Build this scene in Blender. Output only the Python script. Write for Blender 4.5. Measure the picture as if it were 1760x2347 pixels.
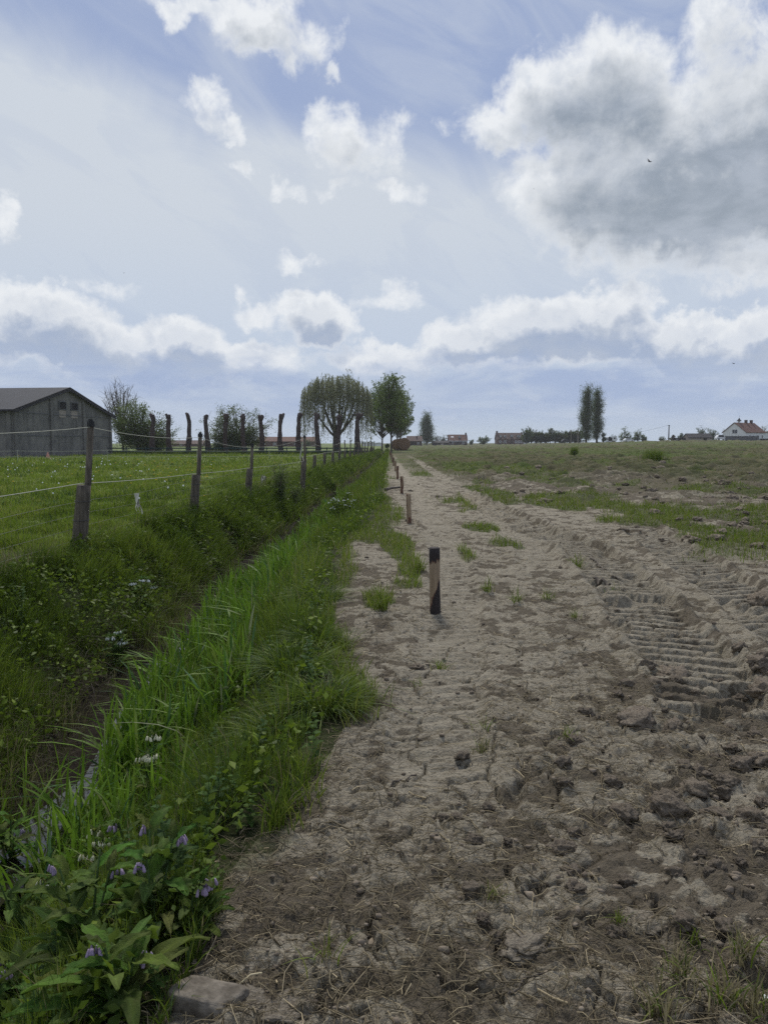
import bpy, math, random
import numpy as np
from mathutils import Vector, Matrix
R = math.radians
for o in list(bpy.data.objects):
    bpy.data.objects.remove(o)
S = bpy.context.scene
COL = S.collection

# ------------------------------------------------------------------ camera
F = 1765.0                      # focal length in pixels of the 1760 px wide photograph
EYE = 1.6
HORIZON = 1014.0
PITCH = math.atan((1173.5 - HORIZON) / F)
cd = bpy.data.cameras.new('camera'); cam = bpy.data.objects.new('camera', cd); COL.objects.link(cam)
cam.location = (0, 0, EYE)
cam.rotation_euler = (math.pi / 2 - PITCH, 0, 0)
cd.sensor_fit = 'HORIZONTAL'; cd.sensor_width = 36.0
cd.lens = 36.0 * F / 1760.0
cd.clip_start = 0.05; cd.clip_end = 9000
S.camera = cam
S.view_settings.view_transform = 'Standard'; S.view_settings.look = 'None'
S.view_settings.exposure = 0.0; S.view_settings.gamma = 1.0
S.cycles.max_bounces = 6; S.cycles.diffuse_bounces = 3; S.cycles.glossy_bounces = 2
S.cycles.transmission_bounces = 3; S.cycles.transparent_max_bounces = 4
S.cycles.use_denoising = False; S.cycles.sample_clamp_indirect = 2.0; S.cycles.sample_clamp_direct = 6.0

def ray(px, py):
    cx = (px - 880) / F; cy = (1173.5 - py) / F
    return np.array([cx, math.cos(PITCH) + cy * math.sin(PITCH), -math.sin(PITCH) + cy * math.cos(PITCH)])
def gp(px, py, z=0.0):          # photograph pixel -> point on the plane at height z
    r = ray(px, py); t = (z - EYE) / r[2]
    return r[0] * t, r[1] * t
def at(px, py, Y):              # photograph pixel -> X, Z at distance Y
    r = ray(px, py); t = Y / r[1]
    return r[0] * t, EYE + r[2] * t
K = 1760 / 1659.0               # viewer pixels -> photograph pixels

# ------------------------------------------------------------------ light: soft sun behind thin cloud, ahead of the camera
SUN_EL, SUN_AZ = R(50), R(-6)
sd = bpy.data.lights.new('sun', 'SUN'); sun = bpy.data.objects.new('sun', sd); COL.objects.link(sun)
sd.energy = 2.9; sd.angle = R(10); sd.color = (1.0, 0.95, 0.87)
sv = Vector((math.sin(SUN_AZ) * math.cos(SUN_EL), math.cos(SUN_AZ) * math.cos(SUN_EL), math.sin(SUN_EL)))
sun.rotation_euler = sv.to_track_quat('Z', 'Y').to_euler()
sun.location = (0, -5, 30)

# ------------------------------------------------------------------ node helpers
class NT:
    def __init__(s, tree): s.t = tree; s.n = tree.nodes; s.l = tree.links
    def new(s, typ, **kw):
        nd = s.n.new(typ)
        for k, v in kw.items(): setattr(nd, k, v)
        return nd
    def put(s, sock, v):
        if isinstance(v, bpy.types.NodeSocket): s.l.new(v, sock)
        elif v is not None: sock.default_value = v
    def math(s, op, a, b=None, c=None, clamp=False):
        nd = s.new('ShaderNodeMath', operation=op, use_clamp=clamp)
        for i, v in enumerate((a, b, c)):
            if v is not None: s.put(nd.inputs[i], v)
        return nd.outputs[0]
    def vmath(s, op, a, b=None, scale=None):
        nd = s.new('ShaderNodeVectorMath', operation=op)
        s.put(nd.inputs[0], a)
        if b is not None: s.put(nd.inputs[1], b)
        if scale is not None: s.put(nd.inputs[3], scale)
        return nd.outputs['Value'] if op in ('LENGTH', 'DOT_PRODUCT') else nd.outputs[0]
    def smooth(s, v, a, b, lo=0.0, hi=1.0):
        nd = s.new('ShaderNodeMapRange', interpolation_type='SMOOTHSTEP')
        s.put(nd.inputs[0], v); s.put(nd.inputs[1], a); s.put(nd.inputs[2], b); s.put(nd.inputs[3], lo); s.put(nd.inputs[4], hi)
        return nd.outputs[0]
    def lin(s, v, a, b, lo=0.0, hi=1.0):
        nd = s.new('ShaderNodeMapRange')
        s.put(nd.inputs[0], v); s.put(nd.inputs[1], a); s.put(nd.inputs[2], b); s.put(nd.inputs[3], lo); s.put(nd.inputs[4], hi)
        return nd.outputs[0]
    def mix(s, f, a, b):
        nd = s.new('ShaderNodeMix', data_type='RGBA')
        s.put(nd.inputs[0], f)
        for i, v in ((6, a), (7, b)):
            if isinstance(v, (tuple, list)): v = tuple(v) + ((1.0,) if len(v) == 3 else ())
            s.put(nd.inputs[i], v)
        return nd.outputs[2]
    def noise(s, vec, scale, detail=4.0, rough=0.55, dist=0.0, lac=2.0):
        nd = s.new('ShaderNodeTexNoise')
        if vec is not None: s.put(nd.inputs['Vector'], vec)
        nd.inputs['Scale'].default_value = scale; nd.inputs['Detail'].default_value = detail
        nd.inputs['Roughness'].default_value = rough; nd.inputs['Distortion'].default_value = dist
        nd.inputs['Lacunarity'].default_value = lac
        return nd.outputs[0]
    def sep(s, v):
        nd = s.new('ShaderNodeSeparateXYZ'); s.put(nd.inputs[0], v); return nd.outputs
    def comb(s, x, y, z):
        nd = s.new('ShaderNodeCombineXYZ')
        for i, v in enumerate((x, y, z)): s.put(nd.inputs[i], v)
        return nd.outputs[0]

# ------------------------------------------------------------------ sky: Nishita with a veil of cirrus and cumulus given by direction
def sky_dir(dx, dy):            # viewer pixel -> azimuth, elevation
    r = ray(dx * K, dy * K)
    return math.atan2(r[0], r[1]), math.atan2(r[2], math.hypot(r[0], r[1]))
#          x,    y,    rx,  ry, thickness
CLOUDS = [(1480, 395, 330, 170, 1.0), (1640, 340, 220, 190, 1.0), (1235, 215, 150, 100, .75), (1080, 262, 100, 45, .5),
          (1330, 200, 160, 110, .8), (1590, 200, 150, 110, .5), (1570, 70, 80, 80, .45), (1250, 400, 130, 70, .55), (1560, 500, 170, 60, .75),
          (1420, 545, 50, 25, .4), (1640, 570, 120, 40, .5),
          (420, 8, 130, 30, .5), (560, 45, 130, 55, .62), (650, 90, 70, 55, .52), (715, 165, 25, 20, .35),
          (455, 240, 50, 38, .4), (505, 290, 25, 20, .36), (410, 235, 30, 20, .33),
          (770, 300, 95, 60, .5), (690, 280, 45, 45, .38), (840, 300, 45, 50, .42), (860, 405, 50, 22, .34), (720, 405, 55, 16, .33), (630, 400, 30, 22, .34),
          (530, 378, 28, 18, .34), (650, 560, 50, 18, .33), (600, 410, 22, 18, .3),
          (230, 615, 60, 22, .36),
          (90, 705, 160, 80, 1.1), (30, 665, 60, 50, .75), (240, 740, 150, 62, 1.0), (400, 745, 95, 58, 1.0), (540, 775, 120, 44, .8), (330, 785, 330, 40, .9),
          (685, 690, 90, 58, .98), (630, 645, 60, 45, .75), (560, 670, 55, 30, .5), (722, 712, 40, 24, .7),
          (1170, 720, 200, 74, 1.05), (1300, 680, 110, 60, 1.0), (1010, 730, 110, 50, 1.0), (960, 765, 90, 36, .8), (1340, 700, 80, 40, 1.0), (860, 780, 200, 34, .7),
          (1560, 755, 210, 60, 1.1), (1480, 715, 120, 42, .9), (1640, 720, 90, 48, .9), (850, 640, 80, 28, .36),
          (1330, 745, 160, 26, .6), (10, 470, 26, 40, .36)]
def smooth_group():
    g = bpy.data.node_groups.new('cloud_density', 'ShaderNodeTree')
    g.interface.new_socket('Vector', in_out='INPUT', socket_type='NodeSocketVector')
    g.interface.new_socket('Density', in_out='OUTPUT', socket_type='NodeSocketFloat')
    g.interface.new_socket('Core', in_out='OUTPUT', socket_type='NodeSocketFloat')
    t = NT(g); gi = t.new('NodeGroupInput'); go = t.new('NodeGroupOutput')
    v = gi.outputs[0]
    # warp the lookup so that outlines billow
    w1 = t.new('ShaderNodeTexNoise'); t.put(w1.inputs['Vector'], v); w1.inputs['Scale'].default_value = 16; w1.inputs['Detail'].default_value = 5; w1.inputs['Roughness'].default_value = .6
    wv = t.vmath('SCALE', t.vmath('SUBTRACT', w1.outputs[1], (.5, .5, .5)), scale=.085)
    p = t.vmath('ADD', v, wv)
    best = None
    for (x, y, rx, ry, th) in CLOUDS:
        az, el = sky_dir(x, y)
        a = rx * K / F; b = ry * K / F
        d = t.vmath('SUBTRACT', p, (az, el, 0))
        d = t.vmath('MULTIPLY', d, (1 / a, 1 / b, 0))
        ln = t.vmath('DOT_PRODUCT', d, d)
        val = t.math('MULTIPLY_ADD', ln, -th * .8, th)
        best = val if best is None else t.math('SMOOTH_MAX', best, val, .12)
    # cumulus outside the pictured part of the sky (sides and behind)
    other = t.noise(t.vmath('MULTIPLY', v, (1, 1.6, 1)), 2.4, 6, .6)
    s = t.sep(v)
    outside = t.math('MAXIMUM', t.smooth(t.math('ABSOLUTE', s[0]), .5, .75), t.smooth(s[1], .52, .72))
    ob = t.math('MULTIPLY', t.math('MULTIPLY', t.math('SUBTRACT', other, .5), 5.0), outside)
    ob = t.math('SUBTRACT', ob, t.math('MULTIPLY', t.math('SUBTRACT', 1.0, outside), 2.0))
    best = t.math('MAXIMUM', best, ob)
    n = t.noise(v, 15, 10, .62, .25)
    n2 = t.noise(t.vmath('ADD', v, (3.1, 7.7, 0)), 6.0, 5, .5, .4)
    core = t.smooth(best, .45, .95, 1.0, .45)
    out = t.math('ADD', best, t.math('MULTIPLY', t.math('MULTIPLY', t.math('SUBTRACT', n, .5), 1.75), core))
    out = t.math('ADD', out, t.math('MULTIPLY', t.math('SUBTRACT', n2, .5), .55))
    t.l.new(out, go.inputs[0])
    t.l.new(t.math('ADD', best, t.math('ADD', t.math('MULTIPLY', t.math('SUBTRACT', n, .5), .8), t.math('MULTIPLY', t.math('SUBTRACT', n2, .5), .5))), go.inputs[1])
    return g

W = bpy.data.worlds.new('World'); S.world = W; W.use_nodes = True
t = NT(W.node_tree); t.n.clear()
out = t.new('ShaderNodeOutputWorld'); bg = t.new('ShaderNodeBackground'); bg.inputs[1].default_value = 0.1
t.l.new(bg.outputs[0], out.inputs[0])
skyt = t.new('ShaderNodeTexSky', sky_type='NISHITA'); skyt.sun_disc = False
skyt.sun_elevation = SUN_EL; skyt.sun_rotation = SUN_AZ; skyt.air_density = 1.0; skyt.dust_density = 0.6; skyt.ozone_density = 1.5
geo = t.new('ShaderNodeTexCoord')
d = t.vmath('NORMALIZE', geo.outputs['Generated'])
x, y, z = t.sep(d)[:3]
az = t.math('ARCTAN2', x, y); el = t.math('ARCSINE', z)
uv = t.comb(az, el, 0.0)
g = smooth_group()
def dens(v):
    nd = t.new('ShaderNodeGroup'); nd.node_tree = g; t.put(nd.inputs[0], v); return nd.outputs
d0, core = dens(uv)
d1, core1 = dens(t.vmath('ADD', uv, (-.006, .028, 0)))
alpha = t.smooth(d0, -.06, .50)
thick = t.math('MULTIPLY', t.smooth(core, .18, .95), t.mix(t.smooth(el, .13, .22), (1.15, 1.15, 1.15), (1.12, 1.12, 1.12)))
lit = t.lin(t.math('SUBTRACT', core, core1), -.22, .50)
blue = t.mix(.88, skyt.outputs[0], (2.75, 3.6, 5.8))
glow = t.smooth(t.vmath('DOT_PRODUCT', d, (sv.x, sv.y, sv.z)), .72, 1.0)
rot = t.comb(t.math('ADD', t.math('MULTIPLY', az, .88), t.math('MULTIPLY', el, -.47)), t.math('MULTIPLY', t.math('ADD', t.math('MULTIPLY', el, .88), t.math('MULTIPLY', az, .47)), 2.6), 0.0)
streak = t.noise(rot, 5.0, 6, .58, .8)
big = t.noise(t.vmath('ADD', uv, (1.7, .4, 0)), 3.2, 4, .55, .6)
edge = t.math('ADD', el, t.math('MULTIPLY', az, .12))
edge = t.math('ADD', edge, t.math('MULTIPLY', t.math('SUBTRACT', big, .5), .20))
edge = t.math('ADD', edge, t.math('MULTIPLY', t.math('SUBTRACT', streak, .5), .045))
veil = t.smooth(edge, .405, .30)
veil = t.math('ADD', t.math('MULTIPLY', veil, .90), t.math('MULTIPLY', t.smooth(streak, .40, .72), .42), clamp=True)
veilc = t.mix(t.smooth(el, .10, .30), (5.5, 6.3, 7.5), (6.15, 6.7, 7.4))
base = t.mix(t.math('MULTIPLY', veil, .95), blue, veilc)
base = t.mix(t.math('MULTIPLY', glow, .10), base, (9.0, 9.0, 8.9))
band = t.noise(t.vmath('MULTIPLY', uv, (1.0, 5.0, 1)), 4.0, 6, .58, .4)
puff = t.noise(t.vmath('MULTIPLY', uv, (1.0, 1.8, 1)), 13.0, 7, .6, .3)
el2 = t.math('ADD', el, t.math('ADD', t.math('MULTIPLY', t.math('SUBTRACT', band, .5), .10), t.math('MULTIPLY', t.math('SUBTRACT', puff, .5), .05)))
lowm = t.smooth(el2, .112, .070)
lowc = t.mix(t.smooth(band, .36, .62), (3.6, 4.5, 6.5), (4.9, 5.7, 7.1))
lowc = t.mix(t.math('MULTIPLY', t.smooth(puff, .5, .72), .5), lowc, (6.0, 6.6, 7.5))
lowc = t.mix(t.smooth(el2, .045, .0), lowc, (5.0, 5.9, 7.1))
fine = t.noise(uv, 30, 6, .62, .2)
shade = t.mix(t.smooth(el, .10, .26), (3.7, 4.5, 6.1), (2.95, 3.45, 4.1))
white = t.mix(t.smooth(el, .06, .25), (8.0, 8.3, 8.7), (8.6, 8.85, 9.1))
whitef = t.mix(t.math('MULTIPLY', t.smooth(fine, .45, .75), .7), white, (6.3, 6.8, 7.6))
gm = t.math('MULTIPLY', thick, t.math('SUBTRACT', 1.25, t.math('MULTIPLY', lit, .75)), clamp=True)
gm = t.math('ADD', gm, t.math('MULTIPLY', t.math('SUBTRACT', .36, lit), .5), clamp=True)
shade = t.mix(t.math('MULTIPLY', t.smooth(puff, .35, .70), .6), shade, (5.0, 5.5, 6.3))
cloud = t.mix(gm, whitef, shade)
skyc = t.mix(t.math('MULTIPLY', alpha, .96), base, cloud)
skyc = t.mix(t.math('MULTIPLY', lowm, .9), skyc, lowc)
below = t.smooth(el, -.005, -.05)
skyc = t.mix(below, skyc, (.9, .95, .7))
t.l.new(skyc, bg.inputs[0])
W.cycles.sampling_method = 'MANUAL'; W.cycles.sample_map_resolution = 512

# ------------------------------------------------------------------ numeric noise
def _hash(ix, iy, seed):
    with np.errstate(over='ignore'):
        h = (ix.astype(np.uint32) * np.uint32(374761393)) + (iy.astype(np.uint32) * np.uint32(668265263)) + np.uint32((seed * 144665) & 0xffffffff)
        h = (h ^ (h >> np.uint32(13))) * np.uint32(1274126177)
        h = (h ^ (h >> np.uint32(15))) * np.uint32(2246822519)
        h = h ^ (h >> np.uint32(16))
    return h.astype(np.float32) / np.float32(4294967295.0)
def vnoise(x, y, seed=0):
    x = np.asarray(x, np.float64); y = np.asarray(y, np.float64)
    fx = np.floor(x); fy = np.floor(y); ix = fx.astype(np.int64); iy = fy.astype(np.int64)
    tx = x - fx; ty = y - fy
    tx = tx * tx * tx * (tx * (tx * 6 - 15) + 10); ty = ty * ty * ty * (ty * (ty * 6 - 15) + 10)
    a = _hash(ix, iy, seed); b = _hash(ix + 1, iy, seed); c = _hash(ix, iy + 1, seed); d = _hash(ix + 1, iy + 1, seed)
    return (a + (b - a) * tx) * (1 - ty) + (c + (d - c) * tx) * ty
def fbm(x, y, seed=0, oct=4, gain=.5):
    s = 0; a = 1; tot = 0
    for i in range(oct):
        s = s + a * vnoise(x, y, seed + i * 17); tot += a; a *= gain
        x, y = x * 1.62 - y * 1.18 + 5.3, x * 1.18 + y * 1.62 + 9.1
    return s / tot
def billow(x, y, seed=0, oct=3):
    s = 0; a = 1; tot = 0
    for i in range(oct):
        s = s + a * np.abs(2 * vnoise(x, y, seed + i * 17) - 1); tot += a; a *= .5
        x, y = x * 1.62 - y * 1.18 + 5.3, x * 1.18 + y * 1.62 + 9.1
    return s / tot
def ss(a, b, v):
    t = np.clip((np.asarray(v, float) - a) / (b - a), 0, 1); return t * t * (3 - 2 * t)
def worley(x, y, seed=0):       # distance to the nearest cell border (for cracked crust)
    fx = np.floor(x).astype(np.int64); fy = np.floor(y).astype(np.int64)
    d1 = np.full(np.shape(x), 9.0); d2 = np.full(np.shape(x), 9.0)
    for dx in (-1, 0, 1):
        for dy in (-1, 0, 1):
            cx = fx + dx; cy = fy + dy
            px = cx + _hash(cx, cy, seed); py = cy + _hash(cx, cy, seed + 5)
            d = np.hypot(px - x, py - y)
            d2 = np.where(d < d1, d1, np.minimum(d2, d)); d1 = np.minimum(d1, d)
    return d2 - d1

# ------------------------------------------------------------------ lie of the land
def tab(*pairs):
    xs, ys = zip(*pairs); xs = np.array(xs, float); ys = np.array(ys, float)
    return lambda y: np.interp(y, xs, ys)
_XR = tab((-40, -1.2), (0, -.85), (2.3, -.62), (2.7, -.58), (3.3, -.42), (3.9, -.27), (4.6, -.18), (5.5, -.45), (8, -.52), (11.4, -.66), (15, -.3), (18.5, -.05), (30, .0), (60, .2), (108, .6), (160, 1.0), (5000, 1.0))
_XC = tab((-40, -2.0), (4, -2.15), (5.3, -2.2), (8, -2.45), (12, -2.68), (24, -2.62), (40, -2.15), (70, -1.4), (108, -.5), (160, .1), (5000, .1))
_XL = tab((-40, -4.4), (10, -4.2), (22, -3.85), (40, -3.55), (60, -3.1), (80, -2.5), (108, -1.6), (160, -.9), (5000, -.9))
def XR(y): return _XR(y) + .10 * (vnoise(np.asarray(y) * 1.7, 0 * np.asarray(y), 3) - .5) * np.clip(np.asarray(y) / 6, .5, 1.5)
XL = _XL
def XC(y): y = np.asarray(y, float); return _XC(y) + .34 * (vnoise(y * .42, 0 * y, 13) - .5) * ss(6, 12, y) * ss(90, 50, y) + .14 * (vnoise(y * 1.3, 0 * y, 14) - .5)
def rise(x, y): return 2.1 * ss(.05, .42, x / np.maximum(y, 1.0)) * ss(40, 240, y)
TRACKS = [  # centre line, half width, y from, y to, depth, lug spacing, slant, ridge
    (tab((3.5, 1.75), (5.2, 2.2), (7, 2.42), (11.2, 2.95), (13, 2.75), (18, 2.5), (30, 2.4)), .34, 3.9, 26, .088, .18, .25, .08),
    (tab((3.5, 3.0), (5.2, 3.25), (7, 3.55), (11.2, 4.2), (16, 5.1)), .34, 4.3, 17, .080, .18, -.2, .07),
    (tab((2.5, .10), (4, .28), (7, .65), (12, .95), (24, 1.1)), .27, 2.9, 60, .018, .17, -.15, .012),
    (tab((7, 5.6), (9, 6.0), (13, 6.8)), .3, 6.5, 13, .05, .18, .2, .05),
    (tab((8, 1.9), (12, 2.2), (20, 2.4)), .26, 9, 19, .02, .15, .2, .03),
]
def gp_patch(cx, cy, rx, ry):
    X, Y = gp(cx * K, cy * K); Xa, _ = gp((cx + rx) * K, cy * K); _, Y0 = gp(cx * K, (cy + ry) * K); _, Y1 = gp(cx * K, (cy - ry) * K)
    return X, (Y0 + Y1) / 2, abs(Xa - X), abs(Y1 - Y0) / 2
GREEN = [gp_patch(*p) for p in ((1500, 1108, 200, 22), (1640, 1128, 90, 24), (1200, 1092, 60, 16), (1330, 1095, 60, 14), (1050, 1072, 60, 20), (1120, 1022, 120, 16),
         (1210, 1046, 90, 10), (1090, 1178, 50, 14), (992, 1206, 32, 18), (890, 1238, 34, 26), (1400, 992, 60, 10), (1240, 980, 20, 8), (862, 1190, 40, 34),
         (822, 1310, 55, 24), (1010, 1020, 40, 16), (800, 1150, 60, 30), (880, 1268, 60, 18), (1560, 1060, 120, 10), (1040, 1150, 40, 14), (1300, 1075, 40, 8), (830, 1110, 24, 40))]
def bare_ruts(x, y): return np.maximum(ss(.42, .18, np.abs(x - .72 - .004 * y)), ss(.38, .18, np.abs(x - 2.42 - .006 * y))) * ss(110, 60, y)
def green_mask(x, y):
    g = np.full(np.shape(x), -4.0); n = fbm(x * .9 + 3, y * .55, 41, 4)
    for (X, Y, rx, ry) in GREEN:
        g = np.maximum(g, 1 - ((x - X) / rx) ** 2 - ((y - Y) / ry) ** 2)
    g = ss(-.25, .6, np.maximum(g, -1.1) + (n - .5) * 2.4)
    g = np.maximum(g, ss(.60, .74, fbm(x * .55 + 9, y * .32, 43, 4)) * ss(7, 13, y) * .9)
    g = g * (1 - bare_ruts(x, y))
    far = ss(28, 70, y) * (.25 + .6 * ss(.4, .62, fbm(x * .12, y * .06, 77, 3)))
    edge = ss(.45, 0, x - XR(y)) * ss(.38, .6, n + .1)
    return np.clip(np.maximum(np.maximum(g, far), edge), 0, 1)
def track_mask(x, y):
    m = np.zeros(np.shape(x)); dz = np.zeros(np.shape(x))
    wob = (vnoise(y * .9, y * 0, 9) - .5) * .1
    for i, (c, hw, y0, y1, dep, sp, sl, rg) in enumerate(TRACKS):
        u = x - c(y) - wob
        ins = ss(hw + .03, hw - .05, np.abs(u)) * ss(y0, y0 + .9, y) * ss(y1, y1 - 2.5, y)
        brk = ss(.22, .42, fbm(x * 2.1, y * 2.1, 60 + i, 2))
        ph = (y + sl * u + .05 * vnoise(x * 5, y * 5, 20 + i)) / sp
        fr = ph - np.floor(ph); bar = ss(0, .14, fr) * (1 - ss(.50, .98, fr))
        dz += ins * (-dep + brk * bar * dep * 1.2)
        e = ss(y0, y0 + .9, y) * ss(y1, y1 - 2.5, y) * rg
        dz += e * (np.exp(-((u - hw - .07) / .06) ** 2) + .4 * np.exp(-((u + hw + .06) / .05) ** 2)) * (.35 + 1.1 * vnoise(x * 7, y * 7, 33))
        m = np.maximum(m, ins)
    return m, dz
def rough_mask(x, y):           # turned-over, cloddy ground
    a = ss(.9, 2.0, x + (fbm(x * .9, y * .9, 12, 2) - .5) * 1.6) * ss(5.6, 4.6, y)
    b = ss(-.1, .5, 1 - ((x - .35) / .9) ** 2 - ((y - 2.45) / .9) ** 2) * .4
    c = ss(.35, .9, x / np.maximum(y, 1) * 1.4 + (fbm(x * .3, y * .3, 14, 3) - .5) * 1.0) * ss(9, 13, y) * ss(60, 30, y)
    d = ss(17, 24, y + (fbm(x * .25, y * .25, 15, 3) - .5) * 10) * ss(1.0, 4.0, x - .02 * y)
    return np.clip(np.maximum.reduce([a, b, c * .9, d]), 0, 1)
CRACKS = [[(808, 1985), (803, 2010), (812, 2030), (806, 2050), (815, 2065)], [(740, 1990), (752, 2030), (770, 2045), (800, 2058), (830, 2070)],
          [(680, 2105), (690, 2125), (684, 2150), (692, 2170)], [(1395, 1930), (1420, 1960), (1440, 1990), (1480, 2000)], [(1220, 2130), (1300, 2150), (1340, 2180), (1400, 2190)],
          [(1090, 1880), (1120, 1920), (1150, 1925), (1200, 1900)], [(930, 2100), (980, 2135), (1040, 2150), (1090, 2180)], [(1250, 1985), (1300, 1975), (1345, 1985)],
          [(860, 1700), (900, 1690), (960, 1695)], [(1180, 1590), (1230, 1600), (1260, 1585)], [(560, 2180), (640, 2200), (720, 2185), (800, 2195)]]
CRACKS = [[gp(px * K, py * K) for px, py in c] for c in CRACKS]
def crack_depth(x, y):
    best = np.full(np.shape(x), 9.0)
    wx = x + (vnoise(x * 22, y * 22, 90) - .5) * .05; wy = y + (vnoise(x * 22, y * 22, 91) - .5) * .05
    for c in CRACKS:
        for (ax, ay), (bx, by) in zip(c[:-1], c[1:]):
            dx, dy = bx - ax, by - ay
            tt = np.clip(((wx - ax) * dx + (wy - ay) * dy) / (dx * dx + dy * dy), 0, 1)
            best = np.minimum(best, np.hypot(wx - ax - tt * dx, wy - ay - tt * dy))
    return best
def ditch_z(x, y):
    xc, xl, xr = XC(y), XL(y), XR(y) - .12
    dep = np.interp(y, [-40, 3, 12, 40, 80, 120, 170], [.9, .95, 1.0, .95, .75, .5, .1])
    wob = (fbm(x * 1.5, y * .8, 5, 3) - .5) * .35
    hb = np.minimum(.42, (xr - xc) * .25)
    sr = np.clip((x - xc - hb) / np.maximum(xr - xc - hb, .1), 0, 1); sl = np.clip((xc - hb - x) / np.maximum(xc - hb - xl, .1), 0, 1)
    s = np.where(x > xc, ss(0, 1, sr) * .75 + .25 * sr, ss(0, 1, sl) * .6 + .4 * sl ** .7)
    inside = (x > xl) & (x < xr)
    return np.where(inside, -dep * (1 - s) + wob * .5 * s * (1 - s) * 2, 0.0)
def ground(x, y, micro=True):
    x = np.asarray(x, float); y = np.asarray(y, float)
    z = rise(x, y) + ditch_z(x, y)
    fld = ss(-.1, .25, x - XR(y)); pas = ss(.1, -.4, x - XL(y))
    z = z + .10 * (fbm(x * .22, y * .22, 1, 3) - .5) * (fld + pas)
    z = z + pas * .10 * (fbm(x * .7, y * .7, 8, 3) - .5)
    near = ss(80, 25, y)
    z = z + fld * (.07 * (fbm(x * 1.1, y * 1.3, 2, 3) - .5) * near)
    rm = rough_mask(x, y)
    z = z + fld * rm * (((.42 + .45 * ss(22, 40, y)) * billow(x * .6, y * .75, 21, 4) - .10 - .12 * ss(22, 40, y)) * ss(9, 20, y))
    if micro:
        m, dz = track_mask(x, y)
        z = z + fld * dz
        nearf = ss(34, 10, y)
        q = fbm(x * 5.5, y * 6.5, 4, 4)
        plates = ss(.42, .58, q) * .012 + .024 * (1 - np.abs(2 * fbm(x * 10, y * 19, 7, 4) - 1) ** .6)
        z = z + fld * (1 - .8 * m) * (plates + .030 * (fbm(x * 9, y * 11, 6, 4) - .5)) * (.35 + .65 * ss(40, 12, y))
        z = z + fld * rm * (.066 * (billow(x * 4.2, y * 4.8, 31, 3) - .35) + .035 * (billow(x * 13, y * 14, 32, 3) - .35)) * ss(30, 10, y)
        z = z + fld * nearf * (1 - .6 * m) * (.012 * (billow(x * 26, y * 30, 35, 3) - .4)) * (.5 + .8 * rm)
        wl = np.where((y > 1.2) & (y < 9), worley(x * 3.1 + .5 * fbm(x * 6, y * 6, 93, 2), y * 3.6 + .5 * fbm(x * 6, y * 6, 94, 2), 95), 1.0)
        z = z - fld * .045 * ss(.055, .0, wl) * (1 - .7 * rm) * ss(.34, .48, fbm(x * .9, y * .9, 96, 2)) * ss(9, 5, y)
        z = z + fld * nearf * (1 - .7 * m) * .016 * (fbm(x * 17, y * 30, 97, 4) - .5)
        ck = np.where((y > 1.6) & (y < 6.5), crack_depth(x, y), 9)
        z = z - fld * .05 * ss(.016, .002, ck) + fld * .012 * ss(.16, .02, ck)
        bank = ((x > XL(y)) & (x < XR(y)))
        z = z + bank * (.05 * (fbm(x * 4, y * 4, 51, 3) - .5))
    return z
def gz(x, y): return float(ground(np.array([x]), np.array([y]))[0])

# ------------------------------------------------------------------ object helpers
def tag(o, label=None, cat=None, group=None, kind=None):
    if label: o['label'] = label
    if cat: o['category'] = cat
    if group: o['group'] = group
    if kind: o['kind'] = kind
    return o
def empty(name, loc, label=None, cat=None, group=None, rz=0.0):
    o = bpy.data.objects.new(name, None); COL.objects.link(o); o.location = loc; o.rotation_euler = (0, 0, rz); o.empty_display_size = .2
    return tag(o, label, cat, group)
def mesh_np(name, V, polys, mat, parent=None, col=None, smooth=False, attrs=None, link=True):
    V = np.asarray(V, np.float32)
    me = bpy.data.meshes.new(name)
    me.vertices.add(len(V)); me.vertices.foreach_set('co', V.ravel())
    polys = [np.asarray(p, np.int32) for p in polys if len(p)]
    nl = sum(p.size for p in polys); npol = sum(len(p) for p in polys)
    me.loops.add(nl); me.polygons.add(npol)
    me.loops.foreach_set('vertex_index', np.concatenate([p.ravel() for p in polys]))
    tot = np.concatenate([np.full(len(p), p.shape[1], np.int32) for p in polys])
    st = np.concatenate([[0], np.cumsum(tot)[:-1]]).astype(np.int32)
    me.polygons.foreach_set('loop_start', st)
    if smooth: me.polygons.foreach_set('use_smooth', np.ones(npol, bool))
    if col is not None:
        a = me.color_attributes.new('tint', 'FLOAT_COLOR', 'POINT')
        c = np.ones((len(V), 4), np.float32); c[:, :3] = col; a.data.foreach_set('color', c.ravel())
    for k, v in (attrs or {}).items():
        a = me.attributes.new(k, 'FLOAT', 'POINT'); a.data.foreach_set('value', np.asarray(v, np.float32))
    me.update(calc_edges=True); me.validate()
    me.materials.append(mat)
    o = bpy.data.objects.new(name, me)
    if link: COL.objects.link(o)
    if parent: o.parent = parent
    return o
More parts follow.
